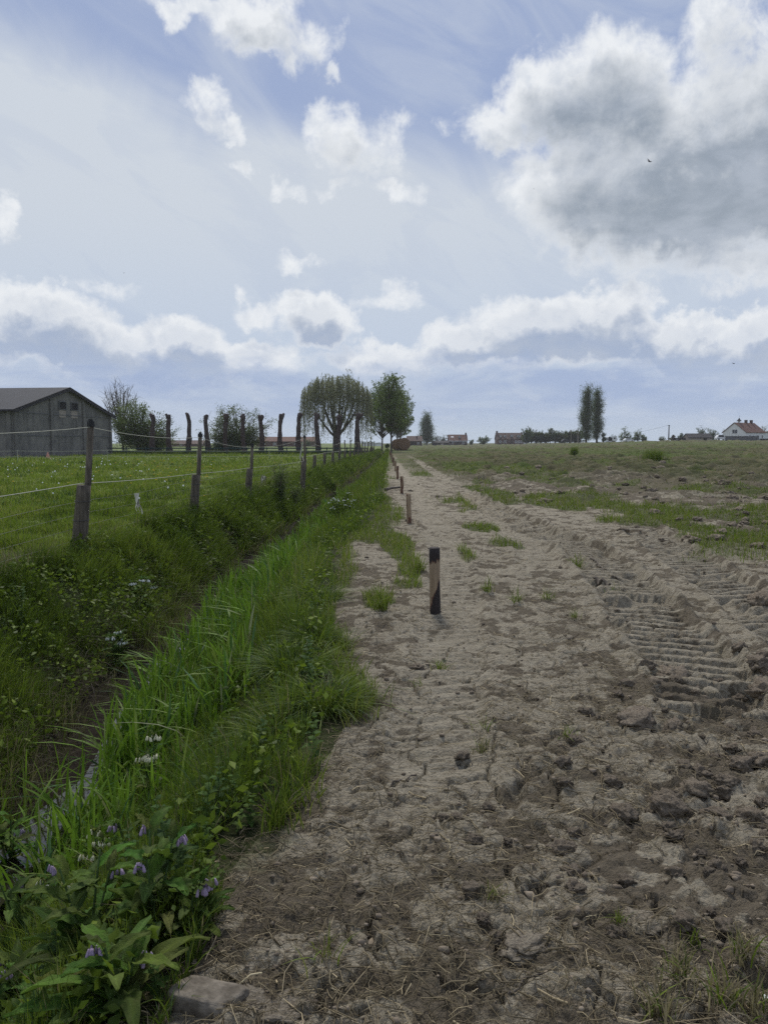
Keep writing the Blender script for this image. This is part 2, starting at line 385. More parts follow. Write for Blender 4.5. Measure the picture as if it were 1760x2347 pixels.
class MB:
    def __init__(s): s.V = []; s.F = []
    def add(s, verts, faces):
        n = len(s.V); s.V += [tuple(v) for v in verts]; s.F += [tuple(i + n for i in f) for f in faces]
    def box(s, c, size, rz=0.0, rx=0.0, ry=0.0):
        m = Matrix.Translation(c) @ Matrix.Rotation(rz, 4, 'Z') @ Matrix.Rotation(ry, 4, 'Y') @ Matrix.Rotation(rx, 4, 'X')
        h = [v / 2 for v in size]
        vs = [m @ Vector((sx * h[0], sy * h[1], sz * h[2])) for sx in (-1, 1) for sy in (-1, 1) for sz in (-1, 1)]
        s.add(vs, [(0, 1, 3, 2), (4, 6, 7, 5), (0, 4, 5, 1), (2, 3, 7, 6), (0, 2, 6, 4), (1, 5, 7, 3)])
    def tube(s, pts, rad, n=6, cap=True, wob=None):
        P = [Vector(p) for p in pts]; k = len(P)
        if not hasattr(rad, '__len__'): rad = [rad] * k
        u = None; vs = []
        for i, p in enumerate(P):
            d = (P[min(i + 1, k - 1)] - P[max(i - 1, 0)])
            if d.length < 1e-9: d = Vector((0, 0, 1))
            d.normalize()
            if u is None:
                u = d.cross(Vector((0, 0, 1)) if abs(d.z) < .9 else Vector((1, 0, 0)))
            u = u - d * d.dot(u)
            if u.length < 1e-6: u = d.orthogonal()
            u.normalize(); w = d.cross(u)
            for j in range(n):
                a = 2 * math.pi * j / n; r = rad[i] * (wob(i, j) if wob else 1)
                vs.append(p + (u * math.cos(a) + w * math.sin(a)) * r)
        fs = [(i * n + j, i * n + (j + 1) % n, (i + 1) * n + (j + 1) % n, (i + 1) * n + j) for i in range(k - 1) for j in range(n)]
        if cap: fs += [tuple(range(n - 1, -1, -1)), tuple((k - 1) * n + j for j in range(n))]
        s.add(vs, fs)
    def prism(s, outline, y0, y1):      # outline in (x, z), extruded along y
        n = len(outline)
        vs = [(x, y0, z) for x, z in outline] + [(x, y1, z) for x, z in outline]
        s.add(vs, [tuple(range(n)), tuple(range(2 * n - 1, n - 1, -1))] + [(i, i + n, (i + 1) % n + n, (i + 1) % n) for i in range(n)])
    def slab(s, a, b, c, d, th):        # a quad given thickness along its normal
        a, b, c, d = map(Vector, (a, b, c, d)); nrm = (b - a).cross(d - a).normalized() * th
        s.add([a, b, c, d, a + nrm, b + nrm, c + nrm, d + nrm], [(3, 2, 1, 0), (4, 5, 6, 7), (0, 1, 5, 4), (1, 2, 6, 5), (2, 3, 7, 6), (3, 0, 4, 7)])
    def build(s, name, mat, parent=None, smooth=False):
        me = bpy.data.meshes.new(name); me.from_pydata(s.V, [], s.F); me.update()
        if smooth: me.polygons.foreach_set('use_smooth', [True] * len(me.polygons))
        me.materials.append(mat); o = bpy.data.objects.new(name, me); COL.objects.link(o)
        if parent: o.parent = parent
        return o
def copy_tree(o, parent=None):
    c = o.copy(); COL.objects.link(c)
    if parent: c.parent = parent
    for ch in list(o.children): copy_tree(ch, c)
    return c

# ------------------------------------------------------------------ materials
def mat(name):
    m = bpy.data.materials.new(name); m.use_nodes = True; t = NT(m.node_tree); t.n.clear()
    o = t.new('ShaderNodeOutputMaterial'); b = t.new('ShaderNodeBsdfPrincipled'); t.l.new(b.outputs[0], o.inputs[0])
    b.inputs['Specular IOR Level'].default_value = .25
    return m, t, b, o
def bump(t, b, h, dist, strength=1.0):
    nd = t.new('ShaderNodeBump'); nd.inputs['Strength'].default_value = strength; nd.inputs['Distance'].default_value = dist
    t.put(nd.inputs['Height'], h); t.l.new(nd.outputs[0], b.inputs['Normal'])
def simple(name, c1, c2, scale=6.0, rough=.85, stretch=(1, 1, 1), bmp=0.0, detail=5, metal=0.0):
    m, t, b, o = mat(name); tc = t.new('ShaderNodeTexCoord').outputs['Object']
    v = t.vmath('MULTIPLY', tc, stretch); n = t.noise(v, scale, detail, .6)
    t.l.new(t.mix(t.smooth(n, .3, .7), c1, c2), b.inputs['Base Color'])
    b.inputs['Roughness'].default_value = rough; b.inputs['Metallic'].default_value = metal
    if bmp: bump(t, b, n, bmp)
    return m
def leafy(name, trans=.35, rough=.55, spec=.3, blotch=False):   # blades and leaves: colour from the per-blade tint
    m, t, b, o = mat(name)
    a = t.new('ShaderNodeAttribute', attribute_name='tint').outputs[0]
    b.inputs['Roughness'].default_value = rough; b.inputs['Specular IOR Level'].default_value = spec
    if blotch:
        tc = t.new('ShaderNodeTexCoord').outputs['Object']; nb = t.noise(tc, 38, 5, .65); nv = t.noise(tc, 240, 3, .6)
        a = t.mix(t.math('MULTIPLY', t.smooth(nb, .45, .75), .6), a, (.09, .105, .035)); a = t.mix(t.math('MULTIPLY', t.smooth(nb, .5, .25), .55), a, (.025, .05, .014)); bump(t, b, nv, .004, .8)
    t.l.new(a, b.inputs['Base Color'])
    tr = t.new('ShaderNodeBsdfTranslucent'); t.l.new(t.mix(.35, a, (.10, .16, .02)), tr.inputs[0])
    mx = t.new('ShaderNodeMixShader'); mx.inputs[0].default_value = trans
    t.l.new(b.outputs[0], mx.inputs[1]); t.l.new(tr.outputs[0], mx.inputs[2]); t.l.new(mx.outputs[0], o.inputs[0])
    return m
M = {}
M['blade'] = leafy('grass_blade', .38, .6, .18)
M['leaf'] = leafy('tree_leaf', .45, .6, .2)
M['herb'] = leafy('herb_leaf', .30, .7, .12, True)
M['straw'] = leafy('straw', .1, .7, .2)
M['bark'] = simple('bark', (.06, .05, .04), (.13, .11, .09), 14, .9, (1, 1, .25), .03)
M['bark_red'] = simple('pollard_bark', (.045, .032, .03), (.085, .06, .055), 5, .9, (1, 1, .4), .06)
M['bark_pale'] = simple('pale_bark', (.14, .13, .11), (.24, .22, .19), 8, .85, (1, 1, .3), .02)
M['twig'] = simple('twig', (.07, .055, .045), (.12, .10, .08), 20, .9)
M['post'] = simple('weathered_post', (.065, .054, .042), (.16, .135, .105), 22, .92, (1, 1, .12), .01)
M['wire'] = simple('galvanised_wire', (.05, .05, .05), (.09, .09, .088), 9, .6)
M['rope'] = simple('electric_rope', (.36, .36, .28), (.46, .46, .38), 30, .7)
M['rubber'] = simple('black_plastic', (.015, .015, .016), (.03, .03, .03), 30, .5)
M['rag'] = simple('plastic_rag', (.55, .53, .48), (.68, .66, .6), 20, .6)
M['rail'] = simple('rail_green', (.012, .030, .034), (.02, .045, .05), 3, .6)
M['cone'] = simple('cone_orange', (.45, .20, .15), (.52, .28, .22), 6, .6)
M['white'] = simple('white_render', (.66, .67, .66), (.74, .75, .74), 1.2, .8)
M['whiteframe'] = simple('white_frame', (.7, .7, .7), (.78, .78, .78), 4, .5)
M['brick'] = simple('red_brick', (.085, .05, .042), (.125, .075, .062), 2.5, .9, (1, 1, 2))
M['brick_dark'] = simple('dark_brick', (.055, .04, .038), (.09, .06, .05), 2.5, .9, (1, 1, 2))
M['tile'] = simple('red_tile', (.10, .05, .038), (.15, .075, .055), 1.6, .85, (1, 1, 1.5))
M['tile_brown'] = simple('brown_tile', (.075, .05, .042), (.115, .075, .062), 1.6, .85, (1, 1, 1.5))
M['slate'] = simple('dark_slate', (.022, .02, .022), (.04, .036, .04), 2, .8)
M['shed'] = simple('pale_shed_board', (.27, .23, .20), (.34, .29, .25), 2, .85, (1, 1, 6))
M['darkwood'] = simple('dark_wood', (.03, .026, .024), (.05, .042, .038), 3, .9, (4, 4, .5))
M['greywall'] = simple('grey_concrete_wall', (.10, .10, .105), (.14, .14, .145), 1.5, .9)
M['glass'] = simple('window_glass', (.03, .035, .045), (.05, .06, .075), 1, .15)
M['hay'] = simple('brown_straw', (.17, .105, .065), (.25, .16, .10), 4, .95, (1, 1, 3), .05)
M['carwhite'] = simple('white_car_paint', (.7, .7, .7), (.75, .75, .75), 1, .3)
M['carblack'] = simple('dark_glass_and_tyre', (.02, .02, .022), (.03, .03, .032), 3, .4)
M['petal_cream'] = simple('cream_petal', (.62, .60, .42), (.72, .70, .52), 60, .6)
M['petal_purple'] = simple('purple_petal', (.26, .20, .30), (.38, .30, .42), 60, .6)
M['petal_white'] = simple('white_petal', (.66, .68, .64), (.78, .80, .76), 60, .6)
M['petal_yellow'] = simple('yellow_petal', (.62, .42, .02), (.72, .52, .04), 60, .6)
M['stem'] = simple('green_stem', (.05, .09, .025), (.08, .13, .04), 30, .6)
M['bird'] = simple('bird_feather', (.018, .014, .02), (.03, .025, .03), 30, .7)
M['concrete'] = simple('broken_concrete', (.085, .072, .055), (.20, .175, .14), 22, .95, (1, 1, 1), .012, 8)
M['clay'] = simple('clay_clod', (.12, .095, .07), (.27, .225, .17), 9, .97, (1, 1, 1), .02, 8)

# ------------------------------------------------------------------ ground materials
def soil_mat():
    m, t, b, o = mat('field_soil')
    pos = t.new('ShaderNodeNewGeometry').outputs['Position']
    at_ = lambda n: t.new('ShaderNodeAttribute', attribute_name=n).outputs['Fac']
    green, crust, far = at_('green'), at_('crust'), at_('far')
    n1 = t.noise(pos, 2.2, 6, .62, .4); n2 = t.noise(pos, 11, 6, .65, .5); n3 = t.noise(pos, 70, 4, .6); n4 = t.noise(pos, 260, 3, .6)
    pale = t.mix(n1, (.31, .275, .208), (.43, .388, .302)); pale = t.mix(t.smooth(n2, .35, .7), t.mix(.5, pale, (.21, .178, .13)), pale)
    dark = t.mix(n2, (.105, .088, .064), (.195, .165, .122))
    k = t.math('ADD', crust, t.math('MULTIPLY', t.math('SUBTRACT', n2, .5), 1.6)); k = t.math('ADD', k, t.math('MULTIPLY', t.math('SUBTRACT', n3, .5), .35))
    c = t.mix(t.smooth(k, .28, .62), dark, pale)
    c = t.mix(t.math('MULTIPLY', t.smooth(n4, .55, .75), .3), c, (.36, .31, .25))
    n5 = t.noise(t.vmath('MULTIPLY', pos, (1, 1.7, 1)), 24, 4, .65, .6); n6 = t.noise(pos, 3.6, 4, .6, .5)
    c = t.mix(t.math('MULTIPLY', t.smooth(n5, .52, .66), .7), c, (.10, .082, .056))
    c = t.mix(t.math('MULTIPLY', t.smooth(n6, .55, .75), .35), c, (.14, .125, .075))
    gcol = t.mix(n2, (.045, .065, .02), (.10, .115, .04))
    gk = t.math('ADD', green, t.math('MULTIPLY', t.math('SUBTRACT', n2, .5), .8))
    c = t.mix(t.math('MULTIPLY', t.smooth(gk, .35, .9), .75), c, gcol)
    # far part of the field: flattened old growth
    pf = t.vmath('MULTIPLY', pos, (.8, .22, 1))
    f1 = t.noise(pf, .35, 6, .65, .6); f2 = t.noise(pf, 2.5, 5, .65)
    fc = t.mix(t.smooth(f1, .35, .65), (.055, .066, .022), (.105, .098, .048)); fc = t.mix(t.math('MULTIPLY', t.smooth(f2, .42, .72), .75), fc, (.135, .115, .066)); fc = t.mix(t.math('MULTIPLY', t.smooth(t.noise(pf, 1.1, 5, .7), .54, .68), .6), fc, (.06, .052, .034))
    c = t.mix(far, c, fc); c = t.mix(t.math('MULTIPLY', t.math('MULTIPLY', far, t.smooth(gk, .55, 1.0)), .6), c, (.085, .125, .026))
    t.l.new(c, b.inputs['Base Color']); b.inputs['Roughness'].default_value = .97; b.inputs['Specular IOR Level'].default_value = .12
    h = t.math('ADD', t.math('ADD', t.math('MULTIPLY', n3, .7), t.math('MULTIPLY', n4, .35)), t.math('MULTIPLY', n5, 1.1))
    bump(t, b, h, .03, 1.0)
    return m
def bank_mat():
    m, t, b, o = mat('bank_soil')
    pos = t.new('ShaderNodeNewGeometry').outputs['Position']
    low = t.new('ShaderNodeAttribute', attribute_name='shaded_mud').outputs['Fac']
    n1 = t.noise(pos, 4, 6, .6, .4); n2 = t.noise(pos, 40, 4, .6)
    g = t.mix(n1, (.022, .03, .012), (.05, .055, .024)); shaded_mud = t.mix(n1, (.011, .009, .007), (.030, .024, .019))  # real mud, its colour darkened further to paint the shadow in the channel
    c = t.mix(t.smooth(t.math('ADD', low, t.math('MULTIPLY', t.math('SUBTRACT', n1, .5), .6)), .35, .65), g, shaded_mud)
    t.l.new(c, b.inputs['Base Color']); b.inputs['Roughness'].default_value = .95; b.inputs['Specular IOR Level'].default_value = .04; bump(t, b, n2, .02, .8)
    return m
def pasture_mat():
    m, t, b, o = mat('pasture_turf')
    pos = t.new('ShaderNodeNewGeometry').outputs['Position']
    p2 = t.vmath('MULTIPLY', pos, (1, .6, 1))
    n1 = t.noise(p2, .22, 5, .6, .4); n2 = t.noise(p2, 2.0, 6, .65)
    c = t.mix(t.smooth(n1, .3, .7), (.095, .14, .014), (.16, .205, .026)); c = t.mix(t.smooth(n2, .35, .75), t.mix(.5, c, (.02, .045, .01)), c)
    t.l.new(c, b.inputs['Base Color']); b.inputs['Roughness'].default_value = .9; bump(t, b, n2, .05, .6)
    return m
M['soil'], M['bank'], M['turf'] = soil_mat(), bank_mat(), pasture_mat()

# ------------------------------------------------------------------ the ground, as three sheets that share their edges
ys = np.concatenate([np.linspace(-40, .9, 30)[:-1], (np.exp(np.linspace(math.log(.9 + .5), math.log(135.5), 1350)) - .5), np.geomspace(140, 1450, 34)])
ncol = 861
s = np.linspace(-1, 1, ncol); s = .36 * s + .64 * s ** 3
YY = np.repeat(ys[:, None], ncol, 1)
XX = s[None, :] * (4.0 + .80 * np.abs(ys))[:, None] + np.interp(ys, [-40, 1, 8, 40], [.3, .3, .2, 0])[:, None]
ZZ = ground(XX.ravel(), YY.ravel())
gx, gy = XX.ravel(), YY.ravel()
nr = len(ys)
idx = np.arange(nr * ncol).reshape(nr, ncol)
quads = np.stack([idx[:-1, :-1], idx[:-1, 1:], idx[1:, 1:], idx[1:, :-1]], -1).reshape(-1, 4)
cx = gx[quads].mean(1); cy = gy[quads].mean(1)
cls = np.where(cx < XL(cy) - .1, 0, np.where(cx < XR(cy), 1, 2))
far_end = cy > 165
cls = np.where(far_end & (cls == 1), 2, cls)
def sheet(name, c, m, attrs, label):
    q = quads[cls == c]; u, inv = np.unique(q.ravel(), return_inverse=True)
    V = np.stack([gx[u], gy[u], ZZ[u]], 1)
    o = mesh_np(name, V, [inv.reshape(-1, 4)], m, smooth=True, attrs={k: f(gx[u], gy[u], ZZ[u]) for k, f in attrs.items()})
    tag(o, label, kind='structure'); return o
def crust_f(x, y, z):
    tm, _ = track_mask(x, y); rm = rough_mask(x, y)
    q = fbm(x * 5.5, y * 6.5, 4, 4)
    k = .22 + .22 * ss(5.5, 2.5, y) + .75 * ss(.40, .58, q) + .25 * (fbm(x * .7, y * .7, 66, 3) - .5) * 2 + .25 * tm - .55 * rm * (1 - ss(.5, .62, fbm(x * 2.2, y * 2.2, 67, 3)))
    k = k - .5 * rm * ss(14, 24, y) * ss(.62, .4, fbm(x * .8, y * .8, 69, 3))
    k = k - .45 * ss(.55, .1, x - XR(y)) * ss(.45, .6, fbm(x * 3, y * 2, 68, 3))
    ck = np.where((y > 1.6) & (y < 6.5), crack_depth(x, y), 9)
    return np.clip(k + .0 * ck, 0, 1)
def far_f(x, y, z): return np.clip(ss(22, 52, y + 26 * (fbm(x * .2, y * .12, 71, 3) - .5) + np.clip(x, 0, 9) * .9 - 14 * ss(3.5, .8, x)) * (1 - .85 * bare_ruts(x, y)), 0, 1)
sheet('field', 2, M['soil'], {'green': lambda x, y, z: green_mask(x, y), 'crust': crust_f, 'far': far_f}, 'bare clay field with tyre tracks and stubble stretching to the houses')
sheet('ditch_bank', 1, M['bank'], {'shaded_mud': lambda x, y, z: ss(-.62, -.86, z + .06 * np.sin(y * 3))}, 'sunken ditch with grassy banks between the pasture and the field')
sheet('pasture', 0, M['turf'], {}, 'flat green pasture beyond the wire fence')

# water lying in the bottom of the ditch
wm, t, b, o = mat('ditch_water'); pos = t.new('ShaderNodeNewGeometry').outputs['Position']
b.inputs['Base Color'].default_value = (.02, .018, .012, 1); b.inputs['Roughness'].default_value = .06; b.inputs['Specular IOR Level'].default_value = .6
bump(t, b, t.noise(pos, 9, 3, .5), .01, .35)
wy = np.concatenate([np.arange(-6, 12, .5), np.arange(12, 48, 3.0)])
wv, wf = [], []
for i, yy in enumerate(wy):
    zc = min(-.86, gz(XC(yy), yy) + .06) if yy < 45 else gz(XC(yy), yy) + .06
    zc = -.9 + .05 * min(1, max(0, (7 - yy) / 3)) if yy < 20 else zc
    for dx in ((-.16, .16) if yy < 5.2 else (-.07, .09)): wv.append((XC(yy) + dx, yy, zc))
wf = [(2 * i, 2 * i + 1, 2 * i + 3, 2 * i + 2) for i in range(len(wy) - 1)]
tag(mesh_np('water', wv, [np.array(wf)], wm), 'shallow water lying in the bottom of the ditch', kind='structure')

# ------------------------------------------------------------------ grass: real blades, made in bulk
rng = np.random.default_rng(11)
def blades(P, h, w, lean, col, levels=4, az=None, stiff=.5):
    n = len(P); az = rng.uniform(0, 2 * np.pi, n) if az is None else az
    fa = rng.uniform(0, np.pi, n); T = np.linspace(0, 1, levels)
    dx, dy = np.cos(az), np.sin(az); sx, sy = np.cos(fa), np.sin(fa)
    V = []
    for i, tt in enumerate(T):
        hz = h * (tt - stiff * np.minimum(lean, 1.4) * tt * tt * .55); off = h * lean * tt ** 1.8 * .8
        cxp, cyp, czp = P[:, 0] + dx * off, P[:, 1] + dy * off, P[:, 2] + hz
        if i < levels - 1:
            ww = w * (1.0 - .15 * tt if tt < .6 else 1.0 - .9 * (tt - .45)) * .5
            V.append(np.stack([cxp - sx * ww, cyp - sy * ww, czp], 1)); V.append(np.stack([cxp + sx * ww, cyp + sy * ww, czp], 1))
        else: V.append(np.stack([cxp, cyp, czp], 1))
    k = 2 * (levels - 1) + 1
    V = np.stack(V, 1).reshape(-1, 3)
    base = (np.arange(n) * k)[:, None]
    Q = [base + np.array([2 * i, 2 * i + 1, 2 * i + 3, 2 * i + 2]) for i in range(levels - 2)]
    Q = np.concatenate(Q) if Q else np.zeros((0, 4), int)
    Tt = base + np.array([2 * (levels - 2), 2 * (levels - 2) + 1, 2 * (levels - 1)])
    return V, Q, Tt, np.repeat(col, k, 0)
def leaves(P, size, col, up=.3, ratio=.55, dirs=None):       # folded diamond leaves
    n = len(P); d = rng.normal(size=(n, 3)); d[:, 2] = d[:, 2] * .6 + up
    if dirs is not None: d = d * .45 + dirs
    d /= np.linalg.norm(d, axis=1)[:, None]
    r = rng.normal(size=(n, 3)); sd_ = np.cross(d, r); sd_ /= np.linalg.norm(sd_, axis=1)[:, None]; nn = np.cross(d, sd_)
    size = np.broadcast_to(size, (n,))[:, None]
    a = P; tip = P + d * size; mid = P + d * size * .45 + nn * size * .08; l = mid + sd_ * size * ratio * .5; rr = mid - sd_ * size * ratio * .5
    V = np.stack([a, l, tip, rr], 1).reshape(-1, 3); base = (np.arange(n) * 4)[:, None]
    return V, np.concatenate([base + np.array([0, 1, 2]), base + np.array([0, 2, 3])]), np.repeat(col, 4, 0)
PAL = dict(lush=[(.075, .12, .010), (.13, .19, .016), (.18, .24, .028)], dark=[(.040, .068, .010), (.066, .104, .014), (.10, .145, .02)],
           yellow=[(.12, .155, .022), (.165, .19, .035), (.21, .215, .06)], dry=[(.14, .11, .065), (.22, .18, .11), (.30, .25, .16)], blue=[(.04, .085, .028), (.065, .12, .042), (.11, .16, .08)])
def tint(n, weights, cl=None):
    names = list(weights); p = np.array([weights[k] for k in names], float); p /= p.sum()
    pick = rng.choice(len(names), n, p=p); c = np.zeros((n, 3))
    for i, k in enumerate(names):
        pal = np.array(PAL[k]); m_ = pick == i; nn = m_.sum()
        u = rng.random(nn) if cl is None else np.clip(cl[m_] + rng.normal(0, .18, nn), 0, .999)
        j = u * 2; j0 = np.minimum(j.astype(int), 1); f = (j - j0)[:, None]
        c[m_] = pal[j0] * (1 - f) + pal[j0 + 1] * f
    return c * rng.uniform(.8, 1.2, (n, 1))
class Bulk:
    def __init__(s): s.V = []; s.Q = []; s.T = []; s.C = []; s.n = 0
    def blades(s, *a, **k):
        V, Q, T, C = blades(*a, **k); s.V.append(V); s.Q.append(Q + s.n); s.T.append(T + s.n); s.C.append(C); s.n += len(V)
    def leaves(s, *a, **k):
        V, T, C = leaves(*a, **k); s.V.append(V); s.T.append(T + s.n); s.C.append(C); s.n += len(V)
    def build(s, name, m, label=None, parent=None, kind='stuff'):
        polys = []
        if s.Q: polys.append(np.concatenate(s.Q))
        if s.T: polys.append(np.concatenate(s.T))
        o = mesh_np(name, np.concatenate(s.V), polys, m, parent, np.concatenate(s.C))
        return tag(o, label, kind=kind) if kind else o
def spread(n, y0, y1, xa, xb, power=1.0):
    u = rng.random(n) ** power; Y = y0 * (y1 / y0) ** u; a = xa(Y); bb = xb(Y)
    return a + (bb - a) * rng.random(n), Y
def on_ground(X, Y, dz=-.01): return np.stack([X, Y, ground(X, Y) + dz], 1)
lod = lambda Y: np.maximum(1.0, Y / 7.0) ** .8

# --- right bank
def right_bank():
    B = Bulk()
    for n, y0, y1, hh, ww, wt in ((34000, 1.3, 7, .20, .0042, dict(lush=3, dark=3, yellow=.7, dry=.5, blue=1)), (26000, 6, 22, .24, .005, dict(lush=4, dark=2, yellow=1, dry=.3, blue=1)), (15000, 20, 160, .30, .006, dict(lush=3, dark=3, yellow=1.4, dry=.3))):
        X, Y = spread(n, y0, y1, lambda y: XC(y) + .25, lambda y: XR(y) + .05)
        s_ = (X - XC(Y)) / (XR(Y) - XC(Y)); cl = fbm(X * 1.3, Y * .9, 101, 3); tuft = fbm(X * 3.2, Y * 3.2, 102, 2)
        keep = (tuft > .36) | (rng.random(n) < .35)
        keep &= ~((s_ > .90) & (fbm(X * 4, Y * 2, 103, 2) < .52))
        X, Y, cl, tuft, s_ = X[keep], Y[keep], cl[keep], tuft[keep], s_[keep]; n = len(X)
        h = hh * (.45 + 1.5 * ss(.3, .7, tuft) * rng.uniform(.5, 1.1, n)) * np.where(s_ > .85, .65, 1.0) * np.where(Y < 3, .75, 1)
        B.blades(on_ground(X, Y), h, ww * lod(Y) * rng.uniform(.7, 1.4, n), np.abs(rng.normal(.42, .32, n)), tint(n, wt, ss(.25, .75, cl)))
    n = 9000
    X, Y = spread(n, 1.2, 24, lambda y: XC(y) + .3, lambda y: XR(y) - .05); P = on_ground(X, Y, 0); P[:, 2] += rng.uniform(.02, .24, n) * np.where(Y < 3, .7, 1)
    B.leaves(P, rng.uniform(.025, .065, n) * lod(Y) ** .6, tint(n, dict(dark=3, lush=2), fbm(X * 2, Y * 2, 105, 2)), up=.1, ratio=.6)
    B.build('bank_grass', M['blade'], 'lush green grass covering the field side bank of the ditch')
right_bank()
# --- overhanging turf clump at the field edge
def reeds():
    B = Bulk()
    for n, y0, y1, hh, ww, a, bb in ((130, 3.3, 5.4, .5, .018, -.5, .0), (900, 3.9, 6.2, .48, .022, .10, .95), (2100, 5.6, 9.2, .60, .025, .04, 1.15), (2800, 8.6, 13.5, .62, .027, .10, 1.3), (1700, 13.0, 21, .48, .028, .22, 1.2), (1300, 22, 42, .45, .030, .2, 1.2)):
        X, Y = spread(n, y0, y1, lambda y: XC(y) + a, lambda y: XC(y) + bb)
        tuft = fbm(X * 2.4, Y * 2.0, 111, 2); keep = (tuft > .40) | (rng.random(n) < .2); X, Y, tuft = X[keep], Y[keep], tuft[keep]; n = len(X)
        h = hh * rng.uniform(.55, 1.2, n) * (.7 + .6 * tuft)
        B.blades(on_ground(X, Y), h, ww * rng.uniform(.45, 1.3, n) * np.maximum(1, Y / 12) ** .5, np.abs(rng.normal(.55, .45, n)), tint(n, dict(lush=6, yellow=1.2, blue=.8, dark=.5, dry=.25), .35 + .6 * rng.random(n)) * np.array([.85, 1.12, 1.0]), levels=6, az=rng.normal(1.2, 1.9, n), stiff=.8)
    B.build('reed_grass', M['blade'], 'tall broad bladed bright green reed grass rising out of the ditch')
reeds()
# --- left bank below the fence
def left_bank():
    B = Bulk()
    for n, y0, y1, hh, ww in ((34000, 4.5, 14, .24, .005), (30000, 13, 40, .30, .006), (13000, 38, 150, .32, .007)):
        X, Y = spread(n, y0, y1, lambda y: XL(y) - .25, lambda y: XC(y) - .18)
        s_ = (XC(Y) - X) / (XC(Y) - XL(Y)); cl = fbm(X * 1.2, Y * .8, 121, 3); tuft = fbm(X * 2.6, Y * 2.6, 122, 2)
        keep = (rng.random(n) < np.where(Y > 11, ss(.16, .44, s_ + (cl - .5) * .4), ss(.05, .42, s_ + (cl - .5) * .5))) & ((tuft > .36) | (rng.random(n) < .4)); X, Y, cl, tuft, s_ = X[keep], Y[keep], cl[keep], tuft[keep], s_[keep]; n = len(X)
        dryp = ss(.45, .15, s_) * .8 + .15 * ss(.85, 1.05, s_)
        c = tint(n, dict(dark=3.0, lush=2.8, yellow=.4), ss(.25, .75, cl) * .9); dm = rng.random(n) < dryp * .75; c[dm] = tint(dm.sum(), dict(dry=1)) * .75
        B.blades(on_ground(X, Y), hh * (.45 + 1.3 * ss(.3, .7, tuft)) * rng.uniform(.5, 1.2, n), ww * lod(Y) * rng.uniform(.7, 1.4, n), np.abs(rng.normal(.55, .3, n)), c, az=rng.normal(-.2, 1.4, n))
    n = 16000
    X, Y = spread(n, 5, 45, lambda y: XL(y) - .1, lambda y: XC(y) - .5); P = on_ground(X, Y, 0); P[:, 2] += rng.uniform(.03, .3, n) * fbm(X * 2, Y * 2, 124, 2) * 1.6
    B.leaves(P, rng.uniform(.03, .08, n) * lod(Y) ** .6, tint(n, dict(dark=3, lush=2), fbm(X, Y, 125, 2)), up=.1, ratio=.55)
    # dead stalks hanging on the steep lower bank and along the netting
    n = 4200
    X, Y = spread(n, 4.2, 20, lambda y: XC(y) - 1.0, lambda y: XC(y) - .3)
    B.blades(on_ground(X, Y), rng.uniform(.15, .42, n), .004 * lod(Y), np.abs(rng.normal(1.0, .4, n)), tint(n, dict(dry=1)) * .36, az=rng.normal(-.2, .8, n), levels=5, stiff=1.0)
    n = 5200
    X, Y = spread(n, 6, 60, lambda y: XL(y) - .5, lambda y: XL(y) - .05); keep = fbm(X * .8, Y * .45, 127, 2) > .47; X, Y = X[keep], Y[keep]; n = len(X)
    B.blades(on_ground(X, Y), rng.uniform(.2, .5, n), .004 * lod(Y), np.abs(rng.normal(.5, .3, n)), tint(n, dict(dry=1)) * .8, levels=5, stiff=.8)
    B.build('verge_grass', M['blade'], 'dark tangled grass and dead stalks on the bank below the wire fence')
left_bank()
# --- pasture sward
def sward():
    B = Bulk()
    for n, y0, y1, hh, ww in ((60000, 6.0, 18, .15, .006), (60000, 16, 48, .17, .007), (40000, 45, 125, .20, .0085)):
        X, Y = spread(n, y0, y1, lambda y: -.56 * y - .3, lambda y: XL(y) - .05)
        cl = fbm(X * .5, Y * .3, 131, 4); tuft = fbm(X * 1.6, Y * 1.2, 132, 3)
        h = hh * (.35 + 1.5 * ss(.35, .75, tuft)) * rng.uniform(.6, 1.2, n)
        c = tint(n, dict(lush=4, yellow=2.2, dark=.7), ss(.25, .65, cl)) * 1.25; dm = ss(.55, .72, fbm(X * .6, Y * .4, 134, 3)) * .5 > rng.random(n); c[dm] = tint(dm.sum(), dict(dark=1, blue=.6))
        B.blades(on_ground(X, Y), h, ww * lod(Y) * rng.uniform(.7, 1.4, n), np.abs(rng.normal(.5, .3, n)), c)
    B.build('pasture_grass', M['blade'], 'rich green meadow grass of the fenced pasture')
sward()
